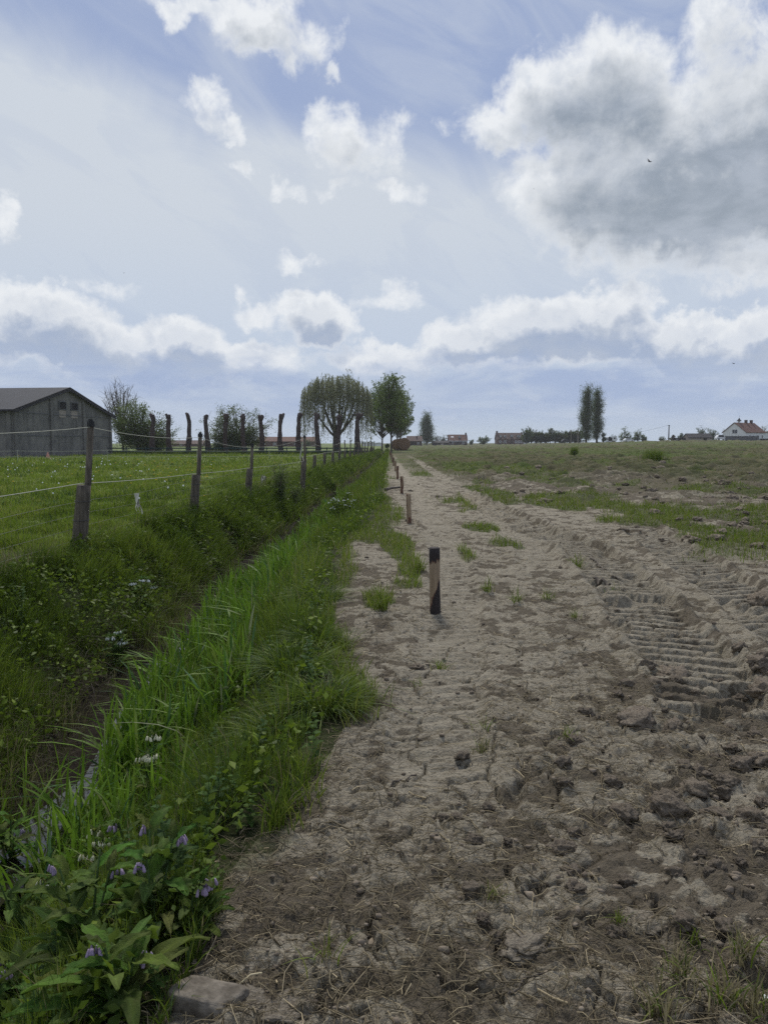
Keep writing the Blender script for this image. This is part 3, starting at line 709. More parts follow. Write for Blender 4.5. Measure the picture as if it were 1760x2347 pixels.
# --- green and dead growth on the field
def field_growth():
    B = Bulk(); D = Bulk()
    n = 120000
    X, Y = spread(n, 3.0, 60, lambda y: XR(y), lambda y: .54 * y + .5); g_ = green_mask(X, Y); g_ = np.where(Y > 24, g_ * .8, g_); keep = rng.random(n) < ss(.35, .95, g_) * .9; X, Y = X[keep], Y[keep]; n = len(X)
    cl = fbm(X * .8, Y * .5, 141, 3)
    B.blades(on_ground(X, Y), rng.uniform(.05, .20, n) * (.5 + cl), .006 * lod(Y) * rng.uniform(.7, 1.4, n), np.abs(rng.normal(.6, .3, n)), tint(n, dict(lush=3, yellow=3, dark=.5, dry=.4), cl))
    B.build('field_weeds', M['blade'], 'patches of short green weeds regrowing across the bare field')
    n = 60000
    X, Y = spread(n, 12, 190, lambda y: XR(y) + .6 + .02 * y, lambda y: .56 * y + .5, .85); f_ = far_f(X, Y, 0); keep = rng.random(n) < f_ * ss(.3, .65, fbm(X * .25, Y * .12, 143, 3)); X, Y = X[keep], Y[keep]; n = len(X)
    c = tint(n, dict(dry=3.0, yellow=1.2, lush=1.0, dark=.4)) * np.array([.62, .64, .54])
    D.blades(on_ground(X, Y), rng.uniform(.06, .22, n) * np.minimum(1.5, (Y / 30) ** .3), .007 * lod(Y) * rng.uniform(.7, 1.6, n), np.abs(rng.normal(1.3, .4, n)), c, stiff=1.2)
    D.build('stubble', M['blade'], 'flattened olive brown dead grass over the far half of the field')
field_growth()
# --- straw and broken stalks lying on the clay
def straw():
    B = Bulk(); n = 52000
    X, Y = spread(n, 1.7, 36, lambda y: XR(y) - .1, lambda y: .5 * y + .4)
    d_ = fbm(X * 1.1 + 4, Y * 1.1, 151, 4); tm, _ = track_mask(X, Y)
    w_ = ss(.40, .60, d_ + .07 * ss(5.5, 3, Y) + .22 * ss(1.1, .1, X - XR(Y)) + .06 * rough_mask(X, Y)) * (1 - .8 * tm)
    keep = rng.random(n) < w_; X, Y = X[keep], Y[keep]; n = len(X)
    L = rng.gamma(1.8, .024, n) + .012; az = rng.uniform(0, 2 * np.pi, n); z0 = ground(X, Y)
    xe, ye = X + np.cos(az) * L, Y + np.sin(az) * L; z1 = np.maximum(ground(xe, ye), z0 - .02) + rng.uniform(.0, .02, n); xm = (X + xe) / 2 + rng.normal(0, .12, n) * L; ym = (Y + ye) / 2 + rng.normal(0, .12, n) * L
    zm = np.maximum((z0 + z1) / 2, ground(xm, ym)) + rng.uniform(.003, .012, n); w = .00085 * lod(Y) * rng.gamma(2.2, .45, n)
    px_, py_ = -np.sin(az) * w, np.cos(az) * w
    rows = []
    for (xx, yy, zz) in ((X, Y, z0 + .005), (xm, ym, zm), (xe, ye, z1 + .004)):
        rows += [np.stack([xx - px_, yy - py_, zz], 1), np.stack([xx + px_, yy + py_, zz], 1), np.stack([xx, yy, zz + w * 1.6], 1)]
    V = np.stack(rows, 1).reshape(-1, 3); base = (np.arange(n) * 9)[:, None]
    Q = np.concatenate([base + np.array([a + k, a + j, a + j + 3, a + k + 3]) for a in (0, 3) for k, j in ((0, 1), (1, 2), (2, 0))])
    c = tint(n, dict(dry=1)) * np.where(rng.random(n) < .45, .45, 1.0)[:, None] * np.where(rng.random(n) < .20, 1.9, 1.0)[:, None]
    o = mesh_np('straw', V, [Q], M['straw'], None, np.repeat(np.clip(c, 0, .6), 9, 0)); tag(o, 'broken straw and dead stalks strewn over the clay', kind='stuff')
straw()

# ------------------------------------------------------------------ trees
def tree(name, label, pos, H, env, trunk_h, trunk_r, n_br, n_leaf, leaf, tints, group=None, cat='tree', bark='bark', seed=1, twigs=5, up=.3, shape=.55, sides=5, leaf_spread=.35, arch=.35, bare=0.0, upright=0.0, trunk_top=.75):
    """env(u) gives a random point of the crown (local metres)"""
    rs = np.random.default_rng(seed); r_ = random.Random(seed)
    o = empty(name, pos, label, cat, group); mb = MB(); tips = []; dirs = []
    lean = Vector((rs.normal(0, .02) * H, rs.normal(0, .02) * H, 0))
    tp = [Vector((0, 0, -.3)), Vector((0, 0, 0)), lean * .3 + Vector((0, 0, trunk_h)), lean + Vector((0, 0, H * trunk_top))]
    mb.tube(tp, [trunk_r * 1.35, trunk_r, trunk_r * .8, trunk_r * .18], 7)
    for i in range(n_br):
        e = Vector(env(rs)); f = min(max((e.z - trunk_h) / max(H - trunk_h, .1), 0), 1)
        zs = trunk_h * (.75 + .25 * rs.random()) + (H * trunk_top * .8 - trunk_h) * max(0, f - arch) * rs.uniform(.5, 1)
        st = lean * (zs / H) + Vector((0, 0, zs)); mid = st.lerp(e, .45) + Vector((rs.normal(0, .05) * H, rs.normal(0, .05) * H, upright * (e - st).length * .2 + rs.normal(.02, .03) * H))
        if upright: mid.x = st.x + (e.x - st.x) * (.45 + .35 * upright); mid.y = st.y + (e.y - st.y) * (.45 + .35 * upright)
        P = [st.lerp(mid, k).lerp(mid.lerp(e, k), k) for k in (0, .25, .5, .75, 1)]
        L = (e - st).length; rr = max(.010, min(trunk_r * .42, L * .016))
        mb.tube(P, [rr, rr * .8, rr * .6, rr * .42, rr * .2], sides, False)
        for k in range(twigs):
            q = rs.uniform(.35, 1.0); b = P[min(int(q * 4), 3)].lerp(P[min(int(q * 4), 3) + 1], q * 4 - int(q * 4) if q < 1 else 1)
            tw = Vector((rs.normal(), rs.normal(), rs.normal() * .7 + up + upright * 1.6)).normalized() * L * rs.uniform(.12, .30)
            c_ = b + tw * .5 + Vector((0, 0, tw.length * .08)); mb.tube([b, c_, b + tw], [rr * .3, rr * .2, rr * .1], 3, False)
            tips += [(b + tw * q_) for q_ in (.35, .7, 1.0)]; dirs += [tw.normalized()] * 3
    mb.build('trunk', M[bark], o)
    if n_leaf:
        tips = np.array([tuple(v) for v in tips]); dirs = np.array([tuple(v) for v in dirs]); hold = rs.random(len(tips)) > bare; tips = tips[hold]; dirs = dirs[hold]
        pick = rs.integers(0, len(tips), n_leaf); P = tips[pick] + rs.normal(size=(n_leaf, 3)) * leaf_spread * np.array([1, 1, .8])
        P[:, 2] = np.maximum(P[:, 2], .15)
        cl = rs.random(len(tips))[pick]; T = np.array(tints); j = np.clip(cl + rs.normal(0, .15, n_leaf), 0, .999) * (len(T) - 1); j0 = j.astype(int); fr = (j - j0)[:, None]
        c = (T[j0] * (1 - fr) + T[np.minimum(j0 + 1, len(T) - 1)] * fr) * rs.uniform(.8, 1.2, (n_leaf, 1))
        global rng; keep_rng = rng; rng = rs
        V, F3, C = leaves(P, leaf * rs.uniform(.6, 1.3, n_leaf), c, up=up, ratio=shape, dirs=dirs[pick] * 1.2 if upright else None); rng = keep_rng
        mesh_np('crown', V, [F3], M['leaf'], o, C)
    return o
def ball(cx, cy, cz, rx, ry, rz, shell=.55, skew=0.0):
    def f(rs):
        v = rs.normal(size=3); v /= np.linalg.norm(v); q = shell + (1 - shell) * rs.random() ** .5
        z = cz + v[2] * rz * q
        return (cx + v[0] * rx * q, cy + v[1] * ry * q, z)
    return f
def balls(*bs):
    fs = [ball(*b) for b in bs]; w = np.array([b[3] * b[5] for b in bs]); w = w / w.sum()
    return lambda rs: fs[rs.choice(len(fs), p=w)](rs)
G_DARK = [(.045, .07, .03), (.065, .10, .04), (.09, .13, .05)]
G_MID = [(.07, .105, .036), (.11, .15, .048), (.15, .19, .065)]
G_NEAR = [(.08, .115, .036), (.13, .175, .05), (.18, .22, .075)]
G_FRESH = [(.05, .085, .02), (.085, .13, .03), (.12, .165, .045)]
G_PALE = [(.08, .10, .04), (.12, .14, .06), (.17, .19, .09)]
G_OLIVE = [(.05, .055, .025), (.085, .085, .04), (.12, .115, .06)]
def place(px, Y): X = at(px, HORIZON, Y)[0]; return X, Y, gz(X, Y)

# leafing tree and bare tree behind the barn, second bushy tree behind the pollards
tree('leafing_tree', 'rounded half leafed tree just behind the corner of the concrete barn', place(316, 113), 7.8, balls((-.4, 0, 5.2, 3.4, 2.6, 2.7), (-2.8, 0, 4.2, 2.6, 2, 2.6), (3.2, 0, 3.9, 2.8, 2, 2.2), (.6, 0, 2.0, 5.2, 2, 1.6)), 1.2, .22, 96, 21000, .22, G_NEAR, seed=3, twigs=7, leaf_spread=.30, bare=.12)
tree('bare_tree', 'thin leafless tree whose fine twigs rise above the barn roof', place(283, 117), 11.2, ball(-.2, 0, 7.6, 3.0, 2.2, 3.6, .5), 2.0, .2, 46, 260, .14, G_OLIVE, bark='twig', seed=8, twigs=13, up=.7, leaf_spread=.2, upright=.35)
tree('blossoming_tree', 'wide loose tree with pale new leaves behind the pollard trunks', place(545, 122), 8.2, balls((0, 0, 4.8, 4.4, 2.6, 3.1), (-3.6, 0, 3.8, 2.8, 2, 2.4), (3.6, 0, 3.6, 2.9, 2, 2.4), (0, 0, 2.2, 5.4, 2, 1.4)), .9, .2, 94, 19000, .21, G_PALE[:2] + G_NEAR[1:], seed=5, twigs=8, leaf_spread=.30, bare=.2)
tree('hedge_bush', 'low dark bush at the foot of the barn corner', place(345, 116), 2.6, ball(0, 0, 1.3, 3.4, 1.2, 1.1, .3), .2, .06, 30, 5000, .24, G_DARK, cat='bush', seed=6, twigs=6)
tree('hedge_bush', 'dark low bush behind the rail fence under the wide loose tree', place(520, 121), 2.2, ball(0, 0, 1.0, 4.6, 1.2, .9, .3), .2, .06, 30, 5000, .24, G_DARK, cat='bush', seed=16, twigs=6)

# pollarded trunks: thick bare stems with a fist of cut knuckles
def pollard(px, label, seed, top=955, Y=106, lean=0.0, fist=1.0):
    r_ = random.Random(seed); X, Yv, z = place(px, Y); H = at(px, top, Y)[1] - z
    o = empty('pollard_tree', (X, Yv, z), label, 'tree', 'row of pollarded trunks behind the rail fence')
    b = MB(); n = 12; pts = []; rad = []; ph = r_.uniform(0, 6)
    for i in range(n):
        f = i / (n - 1); pts.append((lean * f * H + .10 * math.sin(f * 5 + ph), .06 * math.cos(f * 4 + ph), -.2 + f * (H * .9 + .2)))
        rad.append(.33 * (1.22 - .45 * f + .35 * max(0, .12 - f) * 4) * r_.uniform(.88, 1.12))
    b.tube(pts, rad, 10, True, lambda i, j: 1 + .13 * math.sin(j * 2.1 + i * 1.3 + ph) + r_.uniform(-.06, .06)); b.build('trunk', M['bark_red'], o, True)
    k = MB(); tx, ty, tz = pts[-1]
    for q in range(r_.choice((2, 3, 3, 4))):
        a = r_.uniform(-.75, .75) * (1.3 if q else .4) * fist; l = H * r_.uniform(.09, .14); ya = r_.uniform(-.3, .3)
        e = (tx + math.sin(a) * l * 1.2, ty + ya * l, tz + math.cos(a) * l)
        m_ = (tx + math.sin(a) * l * .55, ty + ya * l * .4, tz + math.cos(a) * l * .35)
        r0 = r_.uniform(.20, .28)
        k.tube([(tx, ty, tz - .35), m_, e], [r0 * .95, r0 * 1.1, r0 * .75], 8, True, lambda i, j: 1 + r_.uniform(-.12, .12))
    k.build('pollard_head', M['bark_red'], o, True)
for i, (px, tp, ln, words) in enumerate(((350, 950, .01, 'pollarded trunk in front of the leafing tree, closest to the barn'), (389, 950, -.03, 'thin pollarded trunk second from the barn, leaning left'),
        (434, 948, -.015, 'pollarded trunk standing clear against the sky between the two bushy trees'), (475, 951, -.012, 'pollarded trunk at the barn side edge of the wide loose tree'),
        (518, 951, -.008, 'pollarded trunk before the middle left of the wide loose tree'), (559, 950, -.012, 'pollarded trunk before the centre of the wide loose tree'),
        (600, 952, -.016, 'pollarded trunk at the willow side edge of the wide loose tree'), (643, 949, .0, 'pollarded trunk with a forked fist top, alone against the sky'),
        (686, 946, -.03, 'leaning pollarded trunk with splayed knuckles, just left of the willow curtain'), (728, 947, -.012, 'pollarded trunk inside the hanging left side of the willow'),
        (776, 953, .0, 'pollarded trunk directly in front of the willow stem'), (820, 948, .0, 'pollarded trunk at the right hand side of the willow, next to the young poplars'))):
    pollard(px, words, 40 + i, tp, 106, ln, 1.25 if i in (7, 8, 11) else .8)

# weeping willow
def willow():
    rs = np.random.default_rng(21); X, Y, z = place(772, 113)
    o = empty('weeping_willow', (X, Y, z), 'large weeping willow with hanging grey green curtains behind the pollards', 'tree')
    b = MB(); ends = []
    b.tube([(0, 0, -.3), (0, 0, .4), (-.05, 0, 1.9), (0, 0, 3.0)], [.85, .62, .55, .5], 10)
    for (ex, ey, ez, r0) in ((-2.3, .4, 8.4, .30), (-1.0, -.8, 9.6, .28), (.6, .6, 10.2, .3), (2.0, -.4, 9.2, .28), (3.4, .5, 7.6, .26), (-3.4, -.2, 7.0, .2), (1.2, -1.5, 8.4, .2), (-.6, 1.6, 8.8, .2), (3.0, -1.2, 8.6, .18)):
        st = Vector((ex * .05, ey * .05, 2.2 + rs.random() * .8)); e = Vector((ex, ey, ez)); m_ = st.lerp(e, .5) + Vector((ex * .16, 0, -.3)); P = [st.lerp(m_, k).lerp(m_.lerp(e, k), k) for k in (0, .2, .4, .6, .8, 1)]
        b.tube(P, [r0, r0 * .85, r0 * .7, r0 * .55, r0 * .4, r0 * .2], 7, False)
        for k in range(7):
            q = rs.uniform(.4, 1); s0 = st.lerp(m_, q).lerp(m_.lerp(e, q), q); d_ = Vector((rs.normal() * 1.3, rs.normal() * 1.2, rs.uniform(.2, 1.5))); e2 = s0 + d_
            b.tube([s0, s0 + d_ * .5 + Vector((0, 0, .15)), e2], [r0 * .25, r0 * .18, .02], 4, False); ends.append(e2)
        ends.append(e)
    b.build('trunk', M['bark'], o)
    tw = MB(); LP = []; LD = []
    pts = []
    for k in range(900):
        a = rs.uniform(0, 2 * np.pi); q = rs.random() ** .36; x_ = np.cos(a) * 5.1 * q; y_ = np.sin(a) * 3.6 * q; top = 11.2 - 2.6 * q ** 3 + rs.normal(0, .4) - 1.3 * max(0, vnoise(x_ * .8 + 5, y_ * .8, 7) - .45)
        pts.append((x_, y_, top, q))
    for (x_, y_, top, q) in pts:
        L = rs.uniform(1.6, 4.6) if q < .72 else rs.uniform(3.2, 7.8); low = max(1.3, top - L); nseg = 7; P = []
        out_ = np.array([x_, y_]) / max(np.hypot(x_, y_), .3) * rs.uniform(.1, .5)
        for i in range(nseg):
            f = i / (nseg - 1); P.append((x_ + out_[0] * (2 * f - f * f) + .08 * np.sin(f * 5 + x_ * 9), y_ + out_[1] * (2 * f - f * f), top + .3 * np.sin(f * 3.1) * (1 - f) - (top - low) * f ** 1.25))
        tw.tube(P, [.009, .009, .008, .008, .007, .006, .005], 3, False)
        for i in range(nseg - 1):
            for j in range(4):
                f = rs.random(); LP.append(np.array(P[i]) * (1 - f) + np.array(P[i + 1]) * f + rs.normal(0, .05, 3)); LD.append((0, 0, -1))
    tw.build('hanging_twigs', M['twig'], o)
    LP = np.array(LP); n = len(LP); T = np.array([(.23, .24, .14), (.31, .32, .19), (.38, .38, .26)]); u = rs.random(n) * 1.99; j0 = u.astype(int); fr = (u - j0)[:, None]; c = T[j0] * (1 - fr) + T[np.minimum(j0 + 1, 2)] * fr
    global rng; kr = rng; rng = rs; V, F3, C = leaves(LP, rs.uniform(.2, .36, n), c, ratio=.28, dirs=np.array(LD) * 1.2); rng = kr
    mesh_np('crown', V, [F3], M['leaf'], o, C)
willow()

# young poplars at the end of the ditch
def spire(w, z0, z1, d=None):
    def f(rs):
        q = rs.random() ** .8; z = z0 + (z1 - z0) * q; prof = math.sin(math.pi * min(.97, .12 + q * .88) ** .85) ** .7
        a = rs.uniform(0, 2 * np.pi); r = w * prof * rs.uniform(.5, 1)
        return (math.cos(a) * r, math.sin(a) * r, z)
    return f
POP = [(.08, .115, .036), (.13, .175, .052), (.175, .22, .075)]
for px, Y, H, w, lab, sd_ in ((897, 128, 12.6, 3.9, 'dark stemmed young poplar, foremost of the group at the ditch end', 31), (875.5, 150, 13.6, 4.3, 'young poplar standing nearest the willow with a lone thin trunk', 32),
                              (910, 160, 12.4, 3.4, 'pale stemmed young poplar between the dark trunk and the straw stack', 33), (918, 168, 12.6, 4.0, 'young poplar right against the brown straw stack', 34)):
    tree('young_poplar', lab, place(px, Y), H, spire(w, 3.4, H), 3.0, .17, 60, 9500, .21, POP, 'young poplars at the end of the ditch', bark='bark_pale' if sd_ > 32 else 'bark', seed=sd_, twigs=7, up=.5, upright=.75, leaf_spread=.16, shape=.75, trunk_top=.9)

# far trees and shrubs: px, top py, width px, distance
def far_tree(name, label, px, top, wpx, Y, tints, seed, group=None, cat='tree', kind='round', n=2600, base_cut=0.0, bare=0.0, br=34, bark='bark'):
    X, Yv, z = place(px, Y); H = at(px, top, Y)[1] - z; w = wpx * Y / F / 2
    if kind == 'round': env = balls((0, 0, H * .55, w * .95, w * .7, H * .42), (-w * .3, 0, H * .4, w * .65, w * .5, H * .35), (w * .35, 0, H * .38, w * .62, w * .5, H * .34)); th = H * .12; upr = 0
    elif kind == 'spire': env = spire(w * .95, H * .06, H * .98); th = H * .08; upr = .8
    else: env = ball(0, 0, H * .5, w, w * .6, H * .46, .4); th = H * .08; upr = .5
    lf = max(.22, 1.5 * Y / F); n = int(n * 1.5)
    return tree(name, label, (X, Yv, z), H, env, th, H * .022, br, n, lf, tints, group, cat, bark, seed, 6, .3, .65, 4, H * .035 if kind != 'spire' else w * .27, .3, bare, upr, .75 if kind != 'spire' else .95)
far_tree('lombardy_poplar', 'taller left one of the two tall slim poplars standing together on the skyline', 1343, 882, 31, 250, G_DARK[1:] + G_OLIVE[1:2], 51, 'pair of tall slim poplars', kind='spire', n=13000, br=80)
far_tree('lombardy_poplar', 'slightly shorter right one of the two tall slim poplars on the skyline', 1367.5, 891, 29, 254, G_DARK[1:] + G_OLIVE[1:2], 52, 'pair of tall slim poplars', kind='spire', n=13000, br=80)
far_tree('columnar_tree', 'single dark columnar tree between the straw stack and the house with the white eaves', 978, 949, 31, 400, G_DARK, 53, kind='spire', n=12000, br=75)
far_tree('dark_shrub', 'dark shrub leaning at the right foot of the two tall slim poplars', 1383, 988, 9, 252, G_DARK, 54, cat='bush', kind='spire', n=900, br=16)
far_tree('round_tree', 'round dark green tree between the two brick houses', 1109, 996, 42, 420, G_MID, 55, n=3400)
for k, (px, tp, w, tn) in enumerate(((1000, 992, 26, G_OLIVE), (1017, 990, 22, G_OLIVE), (1031, 996, 16, G_PALE), (958, 990, 30, G_PALE), (1080, 1006, 14, G_FRESH), (990, 1002, 24, G_DARK))):
    far_tree('background_tree', ('loose pale tree beside the columnar tree', 'thin brownish tree behind the left end of the house with white eaves', 'small pale tree just behind the roof of the house with white eaves', 'pale bare topped tree behind the brown roofed barn', 'small fresh green bush left of the round dark tree', 'dark bush at the right foot of the columnar tree')[k], px, tp, w, 430, tn, 60 + k, n=900, bare=.3, br=24)
for k, px in enumerate(range(1206, 1330, 11)):
    far_tree('hedge_tree', 'thin topped tree in the dense belt right of the double brick house', px, 982 + (k * 7 % 5) * 2.0 - (3 if k < 3 else 0), 34, 330 + (k * 13 % 7), (G_OLIVE[:2] + G_DARK[1:2]) if k % 3 else G_DARK, 80 + k, 'trees of the belt beside the double brick house', kind='tuft', n=3800, bare=.02, br=40)
for k, (px, tp, w, tn, lab) in enumerate(((1430, 977, 34, G_MID, 'rounded green tree right of the two slim poplars'), (1462, 982, 26, G_MID, 'green tree standing left of the utility pole, paler on its right'), (1475, 994, 20, G_FRESH, 'low fresh green bush left of the utility pole'),
        (1402, 994, 30, G_DARK, 'low dark hedge tree beside the slim poplars'), (1447, 996, 44, G_DARK, 'low dark hedge behind the parked caravans'), (1517, 999, 18, G_PALE, 'pale low tree just left of the utility pole'), (1540, 1000, 20, G_PALE, 'pale low tree behind the utility pole'),
        (1561, 991, 18, G_DARK, 'small dark round tree behind the plank fence'), (1608, 973, 32, G_DARK, 'left of the two dark trees behind the black roofed shed'), (1634, 975, 32, G_DARK, 'right of the two dark trees behind the black roofed shed'),
        (1664, 980, 28, G_PALE, 'pale hazy tree between the dark trees and the white house'), (1676, 983, 40, G_OLIVE, 'bushy olive tree at the left wall of the white house'), (1748, 970, 26, G_PALE, 'thin bare tree behind the right end of the white house'))):
    far_tree('background_tree' if k not in (3, 4) else 'hedge_bush', lab, px, tp, w, 330 if px < 1600 else 310, tn, 100 + k, n=1500 if tn is not G_PALE else 800, bare=.0 if tn is G_DARK else .2)
far_tree('plum_tree', 'small purple leaved tree right of the utility pole', 1543, 995, 15, 300, [(.07, .04, .045), (.10, .06, .065), (.13, .085, .09)], 120, n=900, br=20)
far_tree('background_tree', 'dark shrub behind the white low building at the end of the ditch', 845, 1013, 46, 420, G_DARK, 121, kind='tuft', n=1400)
far_tree('dark_shrub', 'small black green bush left of the foremost poplar trunk', 888, 1014, 12, 200, G_DARK, 122, cat='bush', n=700, br=16)
far_tree('hedge_bush', 'dark bush between the brick farm building and the willow', 705, 1004, 30, 290, G_DARK, 123, cat='bush', n=1000)
# faint wood on the horizon
for k, (px, w, tp) in enumerate(((60, 300, 1006), (430, 330, 1004), (650, 260, 1005), (1260, 320, 1006), (1550, 300, 1003))):
    pass

# ------------------------------------------------------------------ buildings
def window(parent, x, z, w, h, y, frame=.10, axis='y', mats=('whiteframe', 'glass')):
    f = MB(); d_ = .06
    for (bx, bz, bw, bh) in ((x, z + h / 2, w + frame, frame), (x, z - h / 2, w + frame, frame), (x - w / 2, z, frame, h - frame), (x + w / 2, z, frame, h - frame), (x, z, frame * .7, h - frame)):
        f.box((bx, y - d_ / 2, bz) if axis == 'y' else (y - d_ / 2, bx, bz), (bw, d_, bh) if axis == 'y' else (d_, bw, bh))
    fo = f.build('window', M[mats[0]], parent); g = MB(); g.box((x, y - .012, z) if axis == 'y' else (y - .012, x, z), (w - .01, .02, h - .01) if axis == 'y' else (.02, w - .01, h - .01)); g.build('pane', M[mats[1]], fo)
def gabled(o, w, d, eave, ridge, wall, roof, over=.25, th=.18):
    b = MB()                                   # ridge along local x; front is local -y
    out_ = [(-d / 2, -1.0), (d / 2, -1.0), (d / 2, eave), (0, ridge), (-d / 2, eave)]
    vs = [(-w / 2, y, z) for y, z in out_] + [(w / 2, y, z) for y, z in out_]
    b.add(vs, [tuple(range(5)), tuple(range(9, 4, -1))] + [(i, (i + 1) % 5, (i + 1) % 5 + 5, i + 5) for i in (0, 1, 4)]); b.build('wall', M[wall], o)
    sl = (ridge - eave) / (d / 2); r = MB(); xo = w / 2 + over; yo = d / 2 + over; ze = eave - over * sl
    r.slab((-xo, -yo, ze + .03), (xo, -yo, ze + .03), (xo, 0, ridge + .03), (-xo, 0, ridge + .03), th)
    r.slab((xo, yo, ze + .03), (-xo, yo, ze + .03), (-xo, .0, ridge + .03), (xo, .0, ridge + .03), th)
    return r.build('roof', M[roof], o)
# --- the concrete barn
def barn():
    p0 = Vector((-38.3, 80, 0)); p1 = Vector((-35.6, 101, 0)); mid = (p0 + p1) / 2; ang = math.atan2(p1.x - p0.x, p1.y - p0.y)
    W_ = (p1 - p0).length; L = 46.0; eave, ridge = 5.0, 7.85
    o = empty('barn', (mid.x, mid.y, 0), 'long grey concrete barn with a stained gable and dark corrugated roof', 'barn', rz=-ang)
    # local: gable in the plane x = 0 facing +x, long axis to -x
    m, t, b, om = mat('stained_concrete'); tc = t.new('ShaderNodeTexCoord').outputs['Object']
    n1 = t.noise(tc, .55, 6, .65, .4); n2 = t.noise(t.vmath('MULTIPLY', tc, (1.3, 1.3, .3)), 1.3, 5, .6, .2); n3 = t.noise(tc, 6, 5, .65)
    c = t.mix(t.smooth(n1, .3, .7), (.12, .115, .112), (.215, .20, .185)); c = t.mix(t.math('MULTIPLY', t.smooth(n2, .48, .75), .6), c, (.045, .043, .043)); c = t.mix(t.math('MULTIPLY', t.smooth(n3, .5, .8), .35), c, (.24, .22, .19))
    t.l.new(c, b.inputs['Base Color']); b.inputs['Roughness'].default_value = .93; bump(t, b, n3, .02)
    M['barnwall'] = m
    w = MB(); ol = [(-W_ / 2, -.5), (W_ / 2, -.5), (W_ / 2, eave), (0, ridge), (-W_ / 2, eave)]
    vs = [(-L, y, z) for y, z in ol] + [(0, y, z) for y, z in ol]
    w.add(vs, [tuple(range(4, -1, -1)), tuple(range(5, 10))] + [(i + 5, (i + 1) % 5 + 5, (i + 1) % 5, i) for i in range(5)])
    w.build('wall', m, o)
    sl = (ridge - eave) / (W_ / 2)
    for yy in (-W_ / 2 + .3, -W_ / 6, W_ / 6, W_ / 2 - .3):
        q = MB(); top = ridge - abs(yy) * sl - .12; q.box((.09, yy, top / 2 - .1), (.18, .42, top + .2)); q.build('pilaster', m, o)
    for k in range(8):
        q = MB(); q.box((-.4 - k * 6.0, -W_ / 2 - .09, 2.4), (.42, .18, 5.0)); q.build('pilaster', m, o)
    q = MB()
    for z in (2.35, 4.75):
        for a, b_ in ((-W_ / 2 + .6, -W_ / 6 - .3), (-W_ / 6 + .3, W_ / 6 - .3), (W_ / 6 + .3, W_ / 2 - .6)): q.box((.02, (a + b_) / 2, z), (.05, b_ - a, .09))
    q.build('panel_ledge', M['greywall'], o)
    ms, t, b, om = mat('corrugated_roof'); tc = t.new('ShaderNodeTexCoord').outputs['Object']; n = t.noise(tc, .8, 6, .6, .3); t.l.new(t.mix(n, (.026, .028, .034), (.05, .053, .062)), b.inputs['Base Color']); b.inputs['Roughness'].default_value = .8
    wv_ = t.new('ShaderNodeTexWave', wave_type='BANDS', bands_direction='X'); t.put(wv_.inputs[0], tc); wv_.inputs['Scale'].default_value = 1.1; bump(t, b, wv_.outputs[1], .05)
    r = MB(); yo = W_ / 2 + .5; ze = eave - .5 * sl + .04
    r.slab((-L - .3, -yo, ze), (.45, -yo, ze), (.45, 0, ridge + .04), (-L - .3, 0, ridge + .04), .1); r.slab((.45, yo, ze), (-L - .3, yo, ze), (-L - .3, 0, ridge + .04), (.45, 0, ridge + .04), .1)
    r.build('roof', ms, o)
    v = MB()
    for s_ in (-1, 1):
        a0, a1 = (s_ * (yo + .02), ze - .02), (0, ridge + .02)
        v.add([(.44, a0[0], a0[1] - .28), (.44, a1[0], a1[1] - .28), (.44, a1[0], a1[1] + .14), (.44, a0[0], a0[1] + .14), (.5, a0[0], a0[1] - .28), (.5, a1[0], a1[1] - .28), (.5, a1[0], a1[1] + .14), (.5, a0[0], a0[1] + .14)], [(0, 1, 2, 3), (7, 6, 5, 4), (0, 4, 5, 1), (3, 2, 6, 7), (0, 3, 7, 4), (1, 5, 6, 2)])
    v.build('bargeboard', M['slate'], o)
    g_ = MB(); g_.tube([(-L, -yo - .08, ze - .05), (.4, -yo - .08, ze - .05)], .09, 6); g_.build('gutter', M['slate'], o)
    for yy in (-1.05, 1.55):      # louvred vents under the ridge
        f = MB(); z = 5.85
        for (cy_, cz_, sy_, sz_) in ((yy, z + .44, 1.6, .1), (yy, z - .44, 1.6, .1), (yy - .75, z, .1, .78), (yy + .75, z, .1, .78)): f.box((.06, cy_, cz_), (.12, sy_, sz_))
        fo = f.build('vent', M['greywall'], o); s_ = MB()
        s_.box((.012, yy, z), (.02, 1.4, .78))
        for k in range(4): s_.box((.06, yy, z - .3 + k * .2), (.10, 1.38, .03), ry=R(35))
        s_.build('louvre', M['slate'], fo)
        p = MB(); p.box((.015, yy, z - .95), (.03, 1.4, .85)); p.build('pale_panel', M['shed'], o)
barn()

# --- low brick farm building with a red roof beyond the pollards
def low_house(name, label, px0, px1, eave_py, ridge_py, Y, wall, roof, depth=7, cat='house', group=None, rot=0.0):
    pxm = (px0 + px1) / 2; X, Yv, z = place(pxm, Y); w = (px1 - px0) * Y / F
    o = empty(name, (X, Yv, z), label, cat, group, rz=rot); eave = at(pxm, eave_py, Y - depth / 2)[1] - z; ridge = at(pxm, ridge_py, Y)[1] - z
    rf = gabled(o, w, depth, max(eave, .8), ridge, wall, roof); return o, rf, w, depth, max(eave, .8), ridge
o, rf, w, d_, ev, rg = low_house('farm_building', 'long low brick farm building with a faded red roof seen behind the pollards', 592, 722, 1012, 1002, 300, 'brick', 'tile', 9)
for k in range(5): window(o, -w / 2 + w * (k + .7) / 5.4, 1.0, .9, .7, -d_ / 2)
dr = MB(); dr.box((0, -d_ / 2 - .03, .6), (1.2, .06, 2.2)); dr.build('door', M['darkwood'], o)
o, rf, w, d_, ev, rg = low_house('farm_building', 'reddish low building peeking out right of the leafing tree behind the rail fence', 372, 470, 1018, 1010, 300, 'brick', 'tile_brown', 8)
window(o, 0, .8, .9, .6, -d_ / 2)
